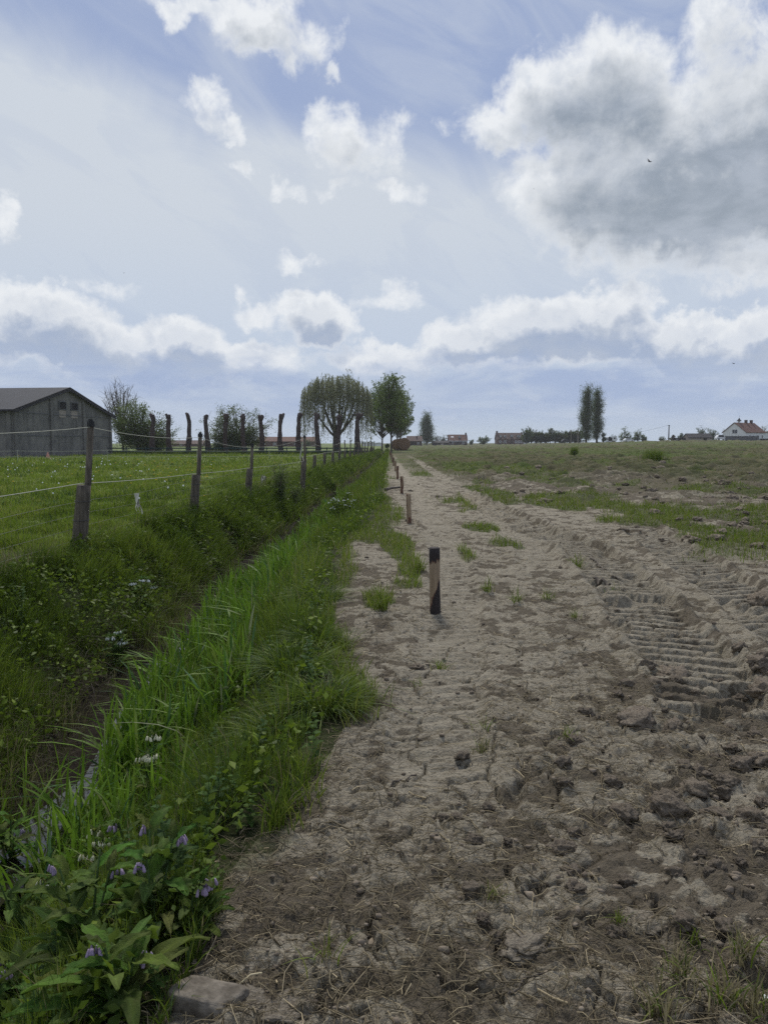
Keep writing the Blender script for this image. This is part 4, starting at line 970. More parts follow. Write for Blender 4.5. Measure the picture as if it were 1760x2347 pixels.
# --- white polytunnels at the end of the ditch
X, Y, z = place(853, 350); o = empty('greenhouse', (X, Y, z), 'low white greenhouse row far off between the willow and the poplars', 'greenhouse')
for k in range(3):
    b = MB(); cx_ = (k - 1) * 3.1; prof = [(cx_ + 1.5 * math.cos(a), max(-1, 1.15 + .55 * math.sin(a))) for a in np.linspace(0, math.pi, 9)]; b.prism([(cx_ - 1.5, -1.0), (cx_ + 1.5, -1.0)] + prof, -4, 4); b.build('white_cover', M['white'], o)
b = MB()
for k in range(4): b.box(((k - 1.5) * 3.05, -4.05, .3), (.12, .1, 2.0))
b.box((0, -4.11, 1.1), (9.4, .08, .12))
b.build('frame', M['darkwood'], o)
# --- brown roofed barn and straw stack
o, rf, w, d_, ev, rg = low_house('brick_barn', 'dark brick barn with a brown roof right behind the straw stack', 933, 966, 1011, 1000, 345, 'brick_dark', 'tile_brown', 8, 'barn')
ch = MB(); ch.box((1.0, -1.8, rg - .5), (.5, .5, 1.0)); ch.build('chimney', M['brick_dark'], rf); dr = MB(); dr.box((-.8, -d_ / 2 - .03, .5), (1.8, .06, 3.0)); dr.build('door', M['darkwood'], o); window(o, 1.6, 1.2, .8, .7, -d_ / 2)
def stack():
    X, Y, z = place(927, 158); Y = 158; o = empty('straw_stack', (X, Y, z), 'tall brown round topped straw stack right of the poplar trunks', 'straw stack')
    for k, (cx_, cy_, cz_, r_) in enumerate(((0, 0, 1.25, 1.28), (-.9, 1.6, 1.15, 1.22), (-1.6, 3.0, 1.1, 1.15))):
        b = MB(); rr = random.Random(k); n = 22; V = []; rings = [(-.62, .90), (-.6, .97), (-.4, 1.0), (0, 1.02), (.4, 1.0), (.6, .97), (.62, .90)]
        for (yy, s_) in rings:
            for j in range(n):
                a = 2 * math.pi * j / n; q = r_ * s_ * (1 + rr.uniform(-.02, .02)); zz = cz_ + math.sin(a) * q; V.append((cx_ + math.cos(a) * q * .92, cy_ + yy * 1.2, max(zz, -.3)))
        F_ = [(i * n + j, i * n + (j + 1) % n, (i + 1) * n + (j + 1) % n, (i + 1) * n + j) for i in range(6) for j in range(n)] + [tuple(range(n - 1, -1, -1)), tuple(6 * n + j for j in range(n))]
        b.add(V, F_); b.build('bale', M['hay'], o, True)
stack()
# --- house with white eaves board
o, rf, w, d_, ev, rg = low_house('brick_house', 'small dark brick house with a red roof and a white eaves board', 1027.5, 1069, 1009.5, 996.5, 420, 'brick_dark', 'tile', 8)
b = MB(); b.box((0, -d_ / 2 - .33, ev - .28), (w + .4, .12, .28)); b.build('eaves_board', M['whiteframe'], o)
b = MB(); b.box((w / 2 - .45, 0, rg + .35), (.8, .8, 1.4)); b.box((w / 2 - .45, 0, rg + 1.1), (.95, .95, .14)); b.build('chimney', M['brick_dark'], rf)
sl = (rg - ev) / (d_ / 2)
b = MB(); b.box((-w * .30, -d_ * .22, ev + sl * d_ * .28 + .22), (1.5, .9, .06), rx=math.atan(sl)); b.build('skylight', M['whiteframe'], rf)
b = MB(); b.box((w * .08, -d_ * .3, ev + sl * d_ * .2 + .7), (1.3, 1.8, 1.2)); do = b.build('dormer', M['tile'], rf); window(do, w * .08, ev + sl * d_ * .2 + .75, .8, .8, -d_ * .3 - .9)
for k in (-.3, .28): window(o, w * k, ev * .45, 1.0, 1.1, -d_ / 2)
dr = MB(); dr.box((0, -d_ / 2 - .03, .6), (1.0, .06, 2.3)); dr.build('door', M['darkwood'], o)
# low annex and dark hedge line left of it
o, rf, w, d_, ev, rg = low_house('garden_shed', 'low dark shed between the columnar tree and the house with white eaves', 992, 1026, 1015, 1011, 400, 'darkwood', 'slate', 4, 'shed')
b = MB(); b.box((w * .12, -d_ / 2 - .05, .4), (1.6, .08, 2.0)); b.build('pale_door', M['shed'], o)
# --- double brick house
o, rf, w, d_, ev, rg = low_house('double_house', 'wide two storey brick double house with a brown tiled roof and rows of white windows', 1136.5, 1196, 1006.5, 992.5, 440, 'brick', 'tile_brown', 9)
b = MB(); b.box((-w / 2 + .5, 0, rg + .3), (1.0, .9, 1.6)); b.box((-w / 2 + .5, 0, rg + 1.15), (1.15, 1.05, .14)); b.build('chimney', M['brick'], rf)
b = MB(); b.box((w / 2 - .4, 0, rg + .1), (.7, .8, 1.0)); b.build('chimney', M['brick'], rf)
sl = (rg - ev) / (d_ / 2)
for k, ww in ((-.36, 1.0), (-.2, 1.0), (.06, 1.1), (.32, 1.9)):
    b = MB(); b.box((w * k, -d_ * .36, ev + sl * d_ * .14 + .75), (ww + .5, 1.9, 1.35)); do = b.build('dormer', M['tile_brown'], rf); window(do, w * k, ev + sl * d_ * .14 + .8, ww, .95, -d_ * .36 - .95, .14)
for k, ww in ((-.37, 1.1), (-.2, 1.3), (.22, .9), (.32, .9), (.42, .9)): window(o, w * k, ev * .50, ww, 1.2, -d_ / 2, .14)
dr = MB(); dr.box((w * .05, -d_ / 2 - .03, .8), (1.0, .06, 2.4)); dr.build('door', M['darkwood'], o)
X, Y, z = place(1201, 438); o = empty('white_annex', (X, Y, z), 'small white flat roofed annex at the right end of the double house', 'annex'); b = MB(); b.box((0, 0, .6), (2.6, 4, 3.0)); b.build('wall', M['white'], o); b = MB(); b.box((0, 0, 2.2), (2.9, 4.3, .16)); b.build('roof', M['slate'], o); window(o, 0, 1.0, .9, .8, -2.0)
# --- plank fence, shed with black roof
X, Y, z = place(1558, 255); o = empty('plank_fence', (X, Y, z), 'short dark plank fence left of the black roofed shed', 'fence'); b = MB()
for k in range(26): b.box((-1.9 + k * .15, 0, .35), (.13, .03, 1.7 + .02 * (k % 3)))
b.build('boards', M['darkwood'], o)
for k in (-1, 0, 1):
    b = MB(); b.box((k * 1.85, .09, .35), (.12, .12, 1.9)); b.build('post', M['darkwood'], o)
o, rf, w, d_, ev, rg = low_house('black_roofed_shed', 'long pale board shed with a black roof at the far edge of the field', 1572, 1624, 1003, 994.5, 258, 'shed', 'slate', 5, 'shed')
dr = MB(); dr.box((w * .2, -d_ / 2 - .03, .3), (1.1, .06, 1.6)); dr.build('door', M['darkwood'], o)
# --- white house
def white_house():
    X, Y, z = place(1704, 285); o = empty('white_house', (X, Y, z), 'white rendered house with a red tiled roof and a small roof turret', 'house', rz=R(38))
    w, d_, ev, rg = 14.0, 8.6, 3.2, 6.6; rf = gabled(o, w, d_, ev, rg, 'white', 'tile', .3)
    f = -w / 2 - .0
    fo = MB()
    for (cy_, cz_, sy_, sz_) in ((-.2, 4.25, 2.1, .14), (-.2, 2.75, 2.1, .14), (-1.18, 3.5, .14, 1.4), (.78, 3.5, .14, 1.4), (-.2, 3.5, .1, 1.4)): fo.box((f - .03, cy_, cz_), (.06, sy_, sz_))
    fo = fo.build('window', M['whiteframe'], o); g = MB(); g.box((f - .012, -.2, 3.5), (.02, 1.84, 1.36)); g.build('pane', M['glass'], fo)
    for k in (-.3, .1, .36): window(o, w * k, 1.6, 1.1, 1.2, -d_ / 2, .1)
    dr = MB(); dr.box((-w * .1, -d_ / 2 - .03, .9), (1.0, .06, 2.2)); dr.build('door', M['darkwood'], o)
    t_ = empty('turret', (-w * .28, 0, rg)); t_.parent = o
    b = MB(); b.tube([(0, 0, -.3), (0, 0, .7)], [.42, .42], 8); b.build('turret_drum', M['white'], t_)
    b = MB(); b.tube([(0, 0, .7), (0, 0, .78), (0, 0, 1.3), (0, 0, 1.9)], [.95, .9, .4, .06], 8); b.build('turret_roof', M['slate'], t_)
    b = MB(); b.tube([(0, 0, 1.85), (0, 0, 2.7)], [.03, .02], 5); b.box((.1, 0, 2.5), (.5, .03, .16)); b.build('weather_vane', M['slate'], t_)
    for x_ in (w * .08, w * .36):
        b = MB(); b.box((x_, 0, rg + .35), (.8, .8, 1.5)); b.box((x_, 0, rg + 1.15), (.95, .95, .14)); b.build('chimney', M['brick_dark'], rf)
    b = MB(); b.box((w / 2 + 2.4, -.4, 1.4), (4.8, d_ * .8, 4.0)); b.build('wing', M['white'], o); b = MB(); b.slab((w / 2 - .02, -d_ * .5, 3.3), (w / 2 + 5.1, -d_ * .5, 3.3), (w / 2 + 5.1, d_ * .3, 4.1), (w / 2 - .02, d_ * .3, 4.1), .16); b.build('wing_roof', M['tile'], o)
white_house()
X, Y, z = place(1700, 268); o = empty('garden_wall', (X, Y, z), 'grey concrete garden wall in front of the white house', 'wall'); b = MB(); b.box((0, 0, .5), (11.6, .18, 2.2)); b.build('wall_panel', M['greywall'], o)
b = MB(); b.box((.2, -.16, -.12), (10.4, .14, .22)); b.build('plinth', M['white'], o)
for k in range(6):
    b = MB(); b.box((-5.7 + k * 2.28, -.02, .55), (.24, .26, 2.34)); b.build('post', M['greywall'], o)
X, Y, z = place(1752, 272); o = empty('garden_wall', (X, Y, z), 'dark low hedge wall at the right edge below the white house', 'wall'); b = MB(); b.box((0, 0, .2), (3.6, .4, 1.5)); b.build('wall_panel', M['darkwood'], o)

# --- cars and caravans
def car(label, px, Y, rz, m, cat='car', name='parked_car', van=False):
    X, Yv, z = place(px, Y); o = empty(name, (X, Yv, z), label, cat, None, rz)
    hh = 1.9 if van else 1.45
    prof = [(-2.1, .3), (2.1, .3), (2.15, .62), (1.95, .9), (1.15, .98), (.45, hh), (-1.35, hh), (-2.0, 1.0), (-2.12, .7)]
    b = MB(); n = len(prof); V = []
    for (yy, s_) in ((-.86, .96), (-.8, 1.0), (.8, 1.0), (.86, .96)): V += [(x_ * s_, yy * (1 if zz < 1.1 else .82), .3 + (zz - .3) * s_) for x_, zz in prof]
    b.add(V, [tuple(range(n)), tuple(range(4 * n - 1, 3 * n - 1, -1))] + [(i * n + j, (i + 1) * n + j, (i + 1) * n + (j + 1) % n, i * n + (j + 1) % n) for i in range(3) for j in range(n)]); b.build('body', M[m], o)
    g = MB()
    for s_ in (-1, 1): g.add([(-1.6, s_ * .845, 1.04), (.85, s_ * .845, 1.04), (.38, s_ * .76, hh - .1), (-1.3, s_ * .76, hh - .1)], [(0, 1, 2, 3) if s_ < 0 else (3, 2, 1, 0)])
    g.build('side_window', M['carblack'], o)
    for x_ in (-1.3, 1.3):
        for y_ in (-.82, .82):
            w_ = MB(); w_.tube([(x_, y_ - .1, .32), (x_, y_ + .1, .32)], [.32, .32], 14); w_.build('wheel', M['carblack'], o)
    return o
car('white car parked left of the grey garden wall', 1652, 272, R(8), 'carwhite', van=True)
car('dark car half hidden before the dense tree belt', 1299, 300, R(4), 'carblack')
car('small white car parked before the low hedge right of the slim poplars', 1440, 320, R(10), 'carwhite')
def caravan(px, label, Y=322):
    X, Yv, z = place(px, Y); o = empty('caravan', (X, Yv, z), label, 'caravan', 'white caravans'); b = MB(); prof = [(-1.7, .45), (1.7, .45), (1.9, 1.0), (1.7, 2.1), (1.2, 2.35), (-1.4, 2.35), (-1.8, 1.9), (-1.9, 1.0)]
    b.prism(prof, -1.0, 1.0); b.build('body', M['carwhite'], o); window(o, -.6, 1.55, .9, .5, -1.0, .06, mats=('carblack', 'glass')); window(o, .8, 1.55, .7, .5, -1.0, .06, mats=('carblack', 'glass'))
    for s_ in (-.7, .7):
        w_ = MB(); w_.tube([(.1, s_ * 1.3 - .1, .33), (.1, s_ * 1.3 + .1, .33)], [.33, .33], 12); w_.build('wheel', M['carblack'], o)
caravan(1391, 'white caravan standing nearest the slim poplars'); caravan(1402, 'white caravan standing second from the slim poplars')

# --- poles and wire
def pole(px, top, Y, r_, label, m='darkwood', arm=False):
    X, Yv, z = place(px, Y); h = at(px, top, Y)[1] - z; o = empty('utility_pole', (X, Yv, z), label, 'pole'); b = MB(); b.tube([(0, 0, -.5), (0, 0, h)], [r_, r_ * .75], 8); b.build('shaft', M[m], o)
    b = MB(); b.box((0, 0, h - .25), (.7, .1, .1)); b.tube([(.25, 0, h - .2), (.25, 0, h)], .05, 6); b.tube([(-.25, 0, h - .2), (-.25, 0, h)], .05, 6); b.build('crossarm', M[m], o); return Vector((X, Yv, z + h))
a = pole(1532, 974, 285, .24, 'single wooden utility pole standing alone on the skyline left of the shed')
c = pole(1324, 982, 262, .16, 'thin ochre wooden pole at the left foot of the two slim poplars', 'shed')
e = pole(1308, 985, 268, .10, 'very thin pale pole in front of the dense tree belt', 'shed')
b = MB(); far = Vector((at(1440, 992, 420)[0], 420, at(1440, 994, 420)[1]))
b.tube([a.lerp(far, k / 10) - Vector((0, 0, 4 * .35 * (k / 10) * (1 - k / 10))) for k in range(11)], .03, 4); w_ = b.build('overhead_wire', M['slate']); tag(w_, 'thin overhead wire running down left from the lone utility pole', 'wire')

# ------------------------------------------------------------------ wire fence between pasture and ditch
def fence():
    rs = random.Random(4); xf = lambda y: float(XL(y)) - .18
    o = empty('wire_fence', (xf(10.7), 10.7, 0), 'weathered post and wire fence with electric ropes running along the ditch', 'fence'); ox, oy = o.location.x, o.location.y
    # base px, base y, joint py, top px, top py (photograph)
    meas = [(5.0, None), (10.7, ((180, 1276), (192, 1112), (208, 974), .105)), (16.4, ((443, 1185), (450, 1088), (459, 999), .10)), (21.9, ((567, 1143), (573, 1074), (578, 1022), .10)), (30.6, ((691, 1106), (697, 1058), (698, 1002), .11))]
    Ys = [36, 41, 46.5, 52, 57.5, 63, 68.5, 74, 80, 86, 92, 98, 105, 112, 120]
    tops = []; joints = []
    def post(base, joint, top, r0, stake=True):
        b = MB(); bx, jx = Vector(base), Vector(joint); n = 7
        b.tube([bx + (bx - jx) * .25] + [bx.lerp(jx, i / n) for i in range(n + 1)], [r0 * (1.04 - .02 * i) for i in range(n + 2)], 12, True, lambda i, j: 1 + .04 * math.sin(j * 1.7 + i * .4) + rs.uniform(-.025, .025))
        po = b.build('post', M['post'], o, True)
        if stake:
            tv = Vector(top); s_ = MB(); s_.tube([jx - (tv - jx).normalized() * .35 + Vector((.03, r0 * .9, 0)), jx + Vector((.03, r0 * .7, 0)), tv], [r0 * .48, r0 * .46, r0 * .42], 8, True); s_.build('upper_stake', M['post'], po, True)
            i_ = MB(); i_.tube([tv - Vector((0, 0, .02)), tv + Vector((0, 0, .05))], [r0 * .55, r0 * .5], 8); i_.tube([tv + Vector((0, 0, .05)), tv + Vector((0, 0, .08))], [r0 * .3, r0 * .3], 8); i_.build('insulator', M['rubber'], po)
        w_ = MB()
        for f in (.12, .32, .55, .80): w_.tube([bx.lerp(jx, f) + Vector((math.cos(a) * r0 * 1.07, math.sin(a) * r0 * 1.07, .01 * math.sin(a))) for a in np.linspace(0, 2 * math.pi, 15)], .004, 4, False)
        w_.build('wire_wrap', M['wire'], po)
    L = lambda v: (v[0] - ox, v[1] - oy, v[2])
    for Y, ms in meas:
        if ms is None:
            x_ = xf(Y); z = gz(x_, Y); bs, jt, tp, r0 = (x_, Y, z), (x_ + .02, Y, z + .95), (x_ + .06, Y, z + 1.7), .10
        else:
            (bx, by), (jx, jy), (tx, ty), r0 = ms
            X0 = at(bx, by, Y)[0]; z0 = gz(X0, Y) - .05; X1, Z1 = at(jx, jy, Y); X2, Z2 = at(tx, ty, Y); bs, jt, tp = (X0, Y, z0), (X1, Y, Z1), (X2, Y, Z2)
        post(L(bs), L(jt), L(tp), r0); tops.append(Vector(L(tp))); joints.append(Vector(L(jt)))
    for i, Y in enumerate(Ys):
        x_ = xf(Y); z = gz(x_, Y); hgt = 1.0 if Y < 60 else .9; ln = rs.uniform(-.05, .10); st = rs.random() < .75
        jt = (x_ + ln * .5, Y, z + hgt * rs.uniform(.9, 1.08)); tp = (x_ + ln * 1.2, Y, z + rs.uniform(1.45, 1.75))
        post(L((x_, Y, z)), L(jt), L(tp), .10 * min(1.3, max(1, Y / 60)), st); joints.append(Vector(L(jt))); tops.append(Vector(L(tp)) if st else Vector(L((tp[0], Y, z + 1.5))))
    def rope(name, pts, sag, r_, m, ymax=200):
        b = MB()
        for p, q in zip(pts[:-1], pts[1:]):
            if p.y + oy > ymax: break
            b.tube([p.lerp(q, k / 8) - Vector((0, 0, sag * (q - p).length * 4 * (k / 8) * (1 - k / 8))) for k in range(9)], r_ * max(1, (p.y + oy) / 22) ** .7, 5, False)
        b.build(name, m, o)
    rope('top_rope', [t_ + Vector((0, -.06, -.03)) for t_ in tops], .012, .0045, M['rope'])
    rope('middle_rope', [j_ + Vector((.0, -.13, .03)) for j_ in joints], .004, .0055, M['rope'], 60)
    # woven stock netting: six line wires and close uprights
    b = MB(); ylist = np.arange(5.0, 62, .16); hs = [.12, .26, .42, .60, .78]
    wav = lambda y, h: xf(y) + .06 + .03 * math.sin(y * 1.3 + h * 5)
    sagn = lambda y: 1 - .06 * math.sin((y - 10.7) / 5.5 * math.pi) ** 2
    for h in hs:
        pts = [L((wav(y, h), y, gz(wav(y, h), y) + h * sagn(y))) for y in np.arange(5.0, 62, .8)]; b.tube(pts, [.0019 * max(1, (p[1] + oy) / 14) ** .6 for p in pts], 3, False)
    for y in ylist:
        if y > 26 and int(y / .16) % 2: continue
        x0 = wav(y, 0); z = gz(x0, y); r_ = .0016 * max(1, y / 14) ** .5
        b.tube([L((x0, y, z)), L((wav(y, .4) + rs.uniform(-.01, .01), y + rs.uniform(-.02, .02), z + .4)), L((wav(y, .8), y + rs.uniform(-.02, .02), z + .79 * sagn(y)))], r_, 3, False)
    b.build('stock_netting', M['wire'], o)
    # leaning white insulated rod by the fifth post
    b = MB(); X1, Z1 = at(687, 1051, 30.2); X2, Z2 = at(694, 1012, 30.2); b.tube([L((X1, 30.2, Z1)), L((X2, 30.2, Z2))], .03, 6); b.build('white_rod', M['rope'], o)
    return xf
xf = fence()
# rag on the netting, stump with a scrap tied to it
def rag(px, py, Y, label, s_=1.0):
    X, Z = at(px, py, Y); b = MB(); rs = random.Random(int(px)); 
    for k in range(5):
        a = rs.uniform(-.5, .5); l = rs.uniform(.10, .26) * s_; x0 = rs.uniform(-.05, .05) * s_; w_ = rs.uniform(.008, .02) * s_
        P = [Vector((x0 + math.sin(a) * l * f + .02 * math.sin(f * 6 + k), -.02 - .02 * math.sin(f * 4 + k), -l * f + .06 * s_ * (1 - f))) for f in (0, .25, .5, .75, 1)]
        V = []
        for i, p in enumerate(P): V += [p + Vector((-w_, .004 * i, 0)), p + Vector((w_, -.008 * i, .004))]
        V += [v + Vector((0, .004, 0)) for v in V]; F_ = []
        for i in range(4): F_ += [(2 * i, 2 * i + 1, 2 * i + 3, 2 * i + 2), (10 + 2 * i + 2, 10 + 2 * i + 3, 10 + 2 * i + 1, 10 + 2 * i)]
        b.add(V, F_)
    ob = b.build('plastic_rag', M['rag']); ob.location = (X, Y, Z); tag(ob, label, 'rag')
rag(317, 1140, 13.1, 'torn white plastic strip hanging on the netting between the two nearest fence posts', 1.15)
rag(604, 1094, 26.5, 'white plastic scrap tied to the short stump by the fence')
X, Z = at(603, 1117, 26.8); b = MB(); b.tube([(0, 0, -.2), (0, 0, .3), (.02, 0, .42)], [.11, .10, .085], 9, True, lambda i, j: 1 + .06 * math.sin(j * 2)); ob = b.build('short_stump', M['post']); ob.location = (X, 26.8, gz(X, 26.8)); tag(ob, 'short broken post stump in the grass behind the wire fence', 'stump')
X, Y = float(XL(25.0)) - .05, 25.0
tree('hawthorn_sapling', 'small bushy hawthorn sapling growing in the fence line', (at(640, 1130, Y)[0], Y, gz(at(640, 1130, Y)[0], Y)), 1.5, ball(0, 0, .85, .42, .4, .68, .2), .2, .02, 34, 2600, .05, G_MID, cat='sapling', seed=77, twigs=7, leaf_spread=.05)
tree('hawthorn_sapling', 'low leafy sapling beside the third fence post', (at(672, 1130, 27)[0], 27, gz(at(672, 1130, 27)[0], 27)), 1.0, ball(0, 0, .5, .4, .4, .45, .2), .15, .015, 22, 1500, .05, G_MID, cat='sapling', seed=78, twigs=6, leaf_spread=.05)

# ------------------------------------------------------------------ electric tape across the pasture
def tape():
    o = empty('electric_fence', (-20, 62, 0), 'thin white electric tape on slim posts crossing the pasture before the barn', 'fence'); pts = []
    P = [(-34, 58), (-28, 59), (-21.5, 60), (-15, 62), (-9.5, 64), (-4.4, 66)]
    for (x_, y_) in P:
        z = gz(x_, y_); b = MB(); b.tube([(x_ + 20, y_ - 62, z - .1), (x_ + 20, y_ - 62, z + 1.0)], .018, 6); b.build('slim_post', M['rope'], o); pts.append(Vector((x_ + 20, y_ - 62, z)))
    for h in (.95, .5):
        b = MB()
        for p, q in zip(pts[:-1], pts[1:]): b.tube([p.lerp(q, k / 6) + Vector((0, -.02, h - .12 * 4 * (k / 6) * (1 - k / 6) * .5)) for k in range(7)], .011, 4, False)
        b.build('tape', M['rope'], o)
tape()
X, Y = at(110, 1050, 76)[0], 76
o = empty('traffic_cone', (X, Y, gz(X, Y)), 'faded orange traffic cone in the pasture before the barn', 'cone'); b = MB(); b.tube([(0, 0, .05), (0, 0, .68)], [.22, .05], 16); b.build('cone_body', M['cone'], o); b = MB(); b.box((0, 0, .03), (.5, .5, .06)); b.build('cone_base', M['cone'], o)

# ------------------------------------------------------------------ rail fence of the paddock
def rails():
    o = empty('rail_fence', (-20, 100, 0), 'long dark green paddock rail fence in front of the pollards', 'fence'); x0, x1 = -36.0, -2.2; z = .0
    for h, th in ((.86, .15), (.46, .11)):
        b = MB(); b.box(((x0 + x1) / 2 + 20, 0, h), (x1 - x0, .06, th)); b.build('rail', M['rail'], o)
    k = 0; x_ = x0
    while x_ <= x1:
        b = MB(); b.box((x_ + 20, .09, .4), (.12, .12, 1.15)); b.build('post', M['rail'], o); x_ += 2.6
rails()
G = Bulk()
n = 9000; X = rng.uniform(-40, 0, n); Y = rng.uniform(101.5, 108, n); G.blades(on_ground(X, Y), rng.uniform(.25, .75, n), .03, np.abs(rng.normal(.4, .3, n)), tint(n, dict(dark=1)) * .6)  # blade tint lowered to paint in the shade behind the rails
G.build('rank_grass', M['blade'], 'rank grass behind the paddock rails, its tint darkened to stand for shade')

# ------------------------------------------------------------------ debarked stakes marking the field edge
def stake_mat(capped=True):
    m, t, b, o = mat('half_barked_wood'); tc = t.new('ShaderNodeTexCoord').outputs['Object']; rnd = t.new('ShaderNodeObjectInfo').outputs['Random']; xyz = t.sep(tc)
    v = t.vmath('ADD', tc, t.comb(t.math('MULTIPLY', rnd, 9), t.math('MULTIPLY', rnd, 5), 0))
    n = t.noise(t.vmath('MULTIPLY', v, (9, 9, 3)), 1.0, 5, .6, .3); fib = t.noise(t.vmath('MULTIPLY', tc, (60, 60, 3)), 1.0, 5, .6)
    zz = t.math('MULTIPLY', xyz[2], 1.0)
    top = t.smooth(t.math('ADD', zz, t.math('ADD', t.math('MULTIPLY', t.math('SUBTRACT', n, .5), .26), t.math('MULTIPLY', t.math('SUBTRACT', fib, .5), .16))), .46, .485)
    bot = t.smooth(t.math('ADD', t.math('ADD', zz, t.math('MULTIPLY', xyz[0], -2.2)), t.math('MULTIPLY', t.math('SUBTRACT', n, .5), .36)), .20, .165)
    side = t.smooth(t.math('ADD', xyz[0], t.math('MULTIPLY', t.math('SUBTRACT', n, .5), .05)), .046, .053)
    bark = t.math('MAXIMUM', t.math('MAXIMUM', top, bot), side) if capped else t.math('MULTIPLY', t.math('MAXIMUM', t.smooth(n, .52, .58), side), .85)
    edge = t.math('MULTIPLY', t.math('MULTIPLY', bark, t.math('SUBTRACT', 1.0, bark)), 3.0, clamp=True)
    wood = t.mix(t.smooth(fib, .3, .7), (.21, .155, .10), (.33, .25, .165)); brk = t.mix(fib, (.020, .016, .016), (.05, .04, .038)) if capped else t.mix(fib, (.075, .04, .028), (.13, .075, .05))
    c = t.mix(bark, wood, brk); c = t.mix(edge, c, (.10, .035, .025)); t.l.new(c, b.inputs['Base Color']); b.inputs['Roughness'].default_value = .85; bump(t, b, t.math('ADD', fib, bark), .004, .7)
    return m
M['stake'] = stake_mat(); M['stake_plain'] = stake_mat(False)
STK = [(997, 1404, 1256, 12.2, 'nearest short wooden stake with a barked top and a pale stripped middle'), (937.5, 1200, 1132, 5.3, 'second wooden stake, pale with a dark strip down its right side'), (921, 1131, 1091, 3.7, 'third wooden stake, reddish brown and standing behind a small clod line'),
       (910.5, 1098, None, 6, 'fourth wooden stake along the field edge, thin and brown'), (906, 1080, None, 6, 'fifth wooden stake along the field edge, small and dark'), (902, 1068, None, 6, 'sixth wooden stake along the field edge'), (899, 1059, None, 6, 'seventh wooden stake along the field edge, small'),
       (897, 1053, None, 6, 'eighth wooden stake, tiny beyond the others'), (895.5, 1048, None, 6, 'ninth wooden stake, a speck before the poplars'), (894, 1044, None, 6, 'tenth wooden stake, farthest before the foremost poplar')]
for i, (px, by, ty, wd, lab) in enumerate(STK):
    X, Y = gp(px, by, .0); z = gz(X, Y)
    for _ in range(2): X, Y = gp(px, by, z); z = gz(X, Y)
    H = (at(px, ty, Y)[1] - z) if ty else .58; r_ = (wd * Y / F) if ty else .046 * (1 + .004 * Y)
    rs = random.Random(90 + i); b = MB(); nn = 9; ln = rs.uniform(-.02, .02)
    b.tube([(-ln * .2, 0, -.15)] + [(ln * k / nn, .01 * math.sin(k), H * k / nn) for k in range(nn + 1)], [r_ * (1.02 + .03 * math.sin(k * .9 + i)) for k in range(nn + 2)], 16, True, lambda a, j: 1 + .035 * math.sin(j * 1.1 + i) + rs.uniform(-.015, .015))
    ob = b.build('wooden_stake', M['stake' if i == 0 else 'stake_plain'], None, True); ob.location = (X, Y, z); ob.rotation_euler = (0, 0, rs.uniform(-.15, .15) if i < 2 else rs.uniform(0, 6)); tag(ob, lab, 'stake', 'row of short wooden stakes along the field edge')

# ------------------------------------------------------------------ clods, rubble, sticks
def ico(sub):
    import bmesh
    bm = bmesh.new(); bmesh.ops.create_icosphere(bm, subdivisions=sub, radius=1.0); bm.verts.ensure_lookup_table(); V = np.array([v.co[:] for v in bm.verts]); F_ = np.array([[v.index for v in f.verts] for f in bm.faces]); bm.free(); return V, F_
IV, IF = ico(4); SV, SF = ico(1)
def n3(V, s_, seed): return (vnoise(V[:, 0] * s_ + 7, V[:, 1] * s_ + V[:, 2] * s_ * .7, seed) + vnoise(V[:, 1] * s_ + 3, V[:, 2] * s_ - V[:, 0] * s_ * .6, seed + 1)) / 2
def clod_mesh(seed):
    V = IV.copy(); d_ = 1 + 1.1 * (n3(V, 1.3, seed) - .5) + .9 * (n3(V, 3.0, seed + 3) - .5) + .6 * np.abs(n3(V, 6, seed + 5) - .5) + .4 * (n3(V, 13, seed + 7) - .5)
    V = V * d_[:, None]; V[:, 2] *= .62; return V
CL = [clod_mesh(200 + 11 * k) for k in range(7)]
clod_protos = [mesh_np('clay_clod', v, [IF], M['clay'], smooth=True, link=False) for v in CL]
def clod(k, X, Y, s_, rz, label, group='clay clods lying on the field', sq=1.0):
    c = clod_protos[k % 7].copy(); c.location = (X, Y, gz(X, Y) + s_ * .18); c.scale = (s_, s_ * .9, s_ * sq); c.rotation_euler = (rs2.uniform(-.2, .2), rs2.uniform(-.2, .2), rz); COL.objects.link(c); tag(c, label, 'clod', group)
rs2 = random.Random(8)
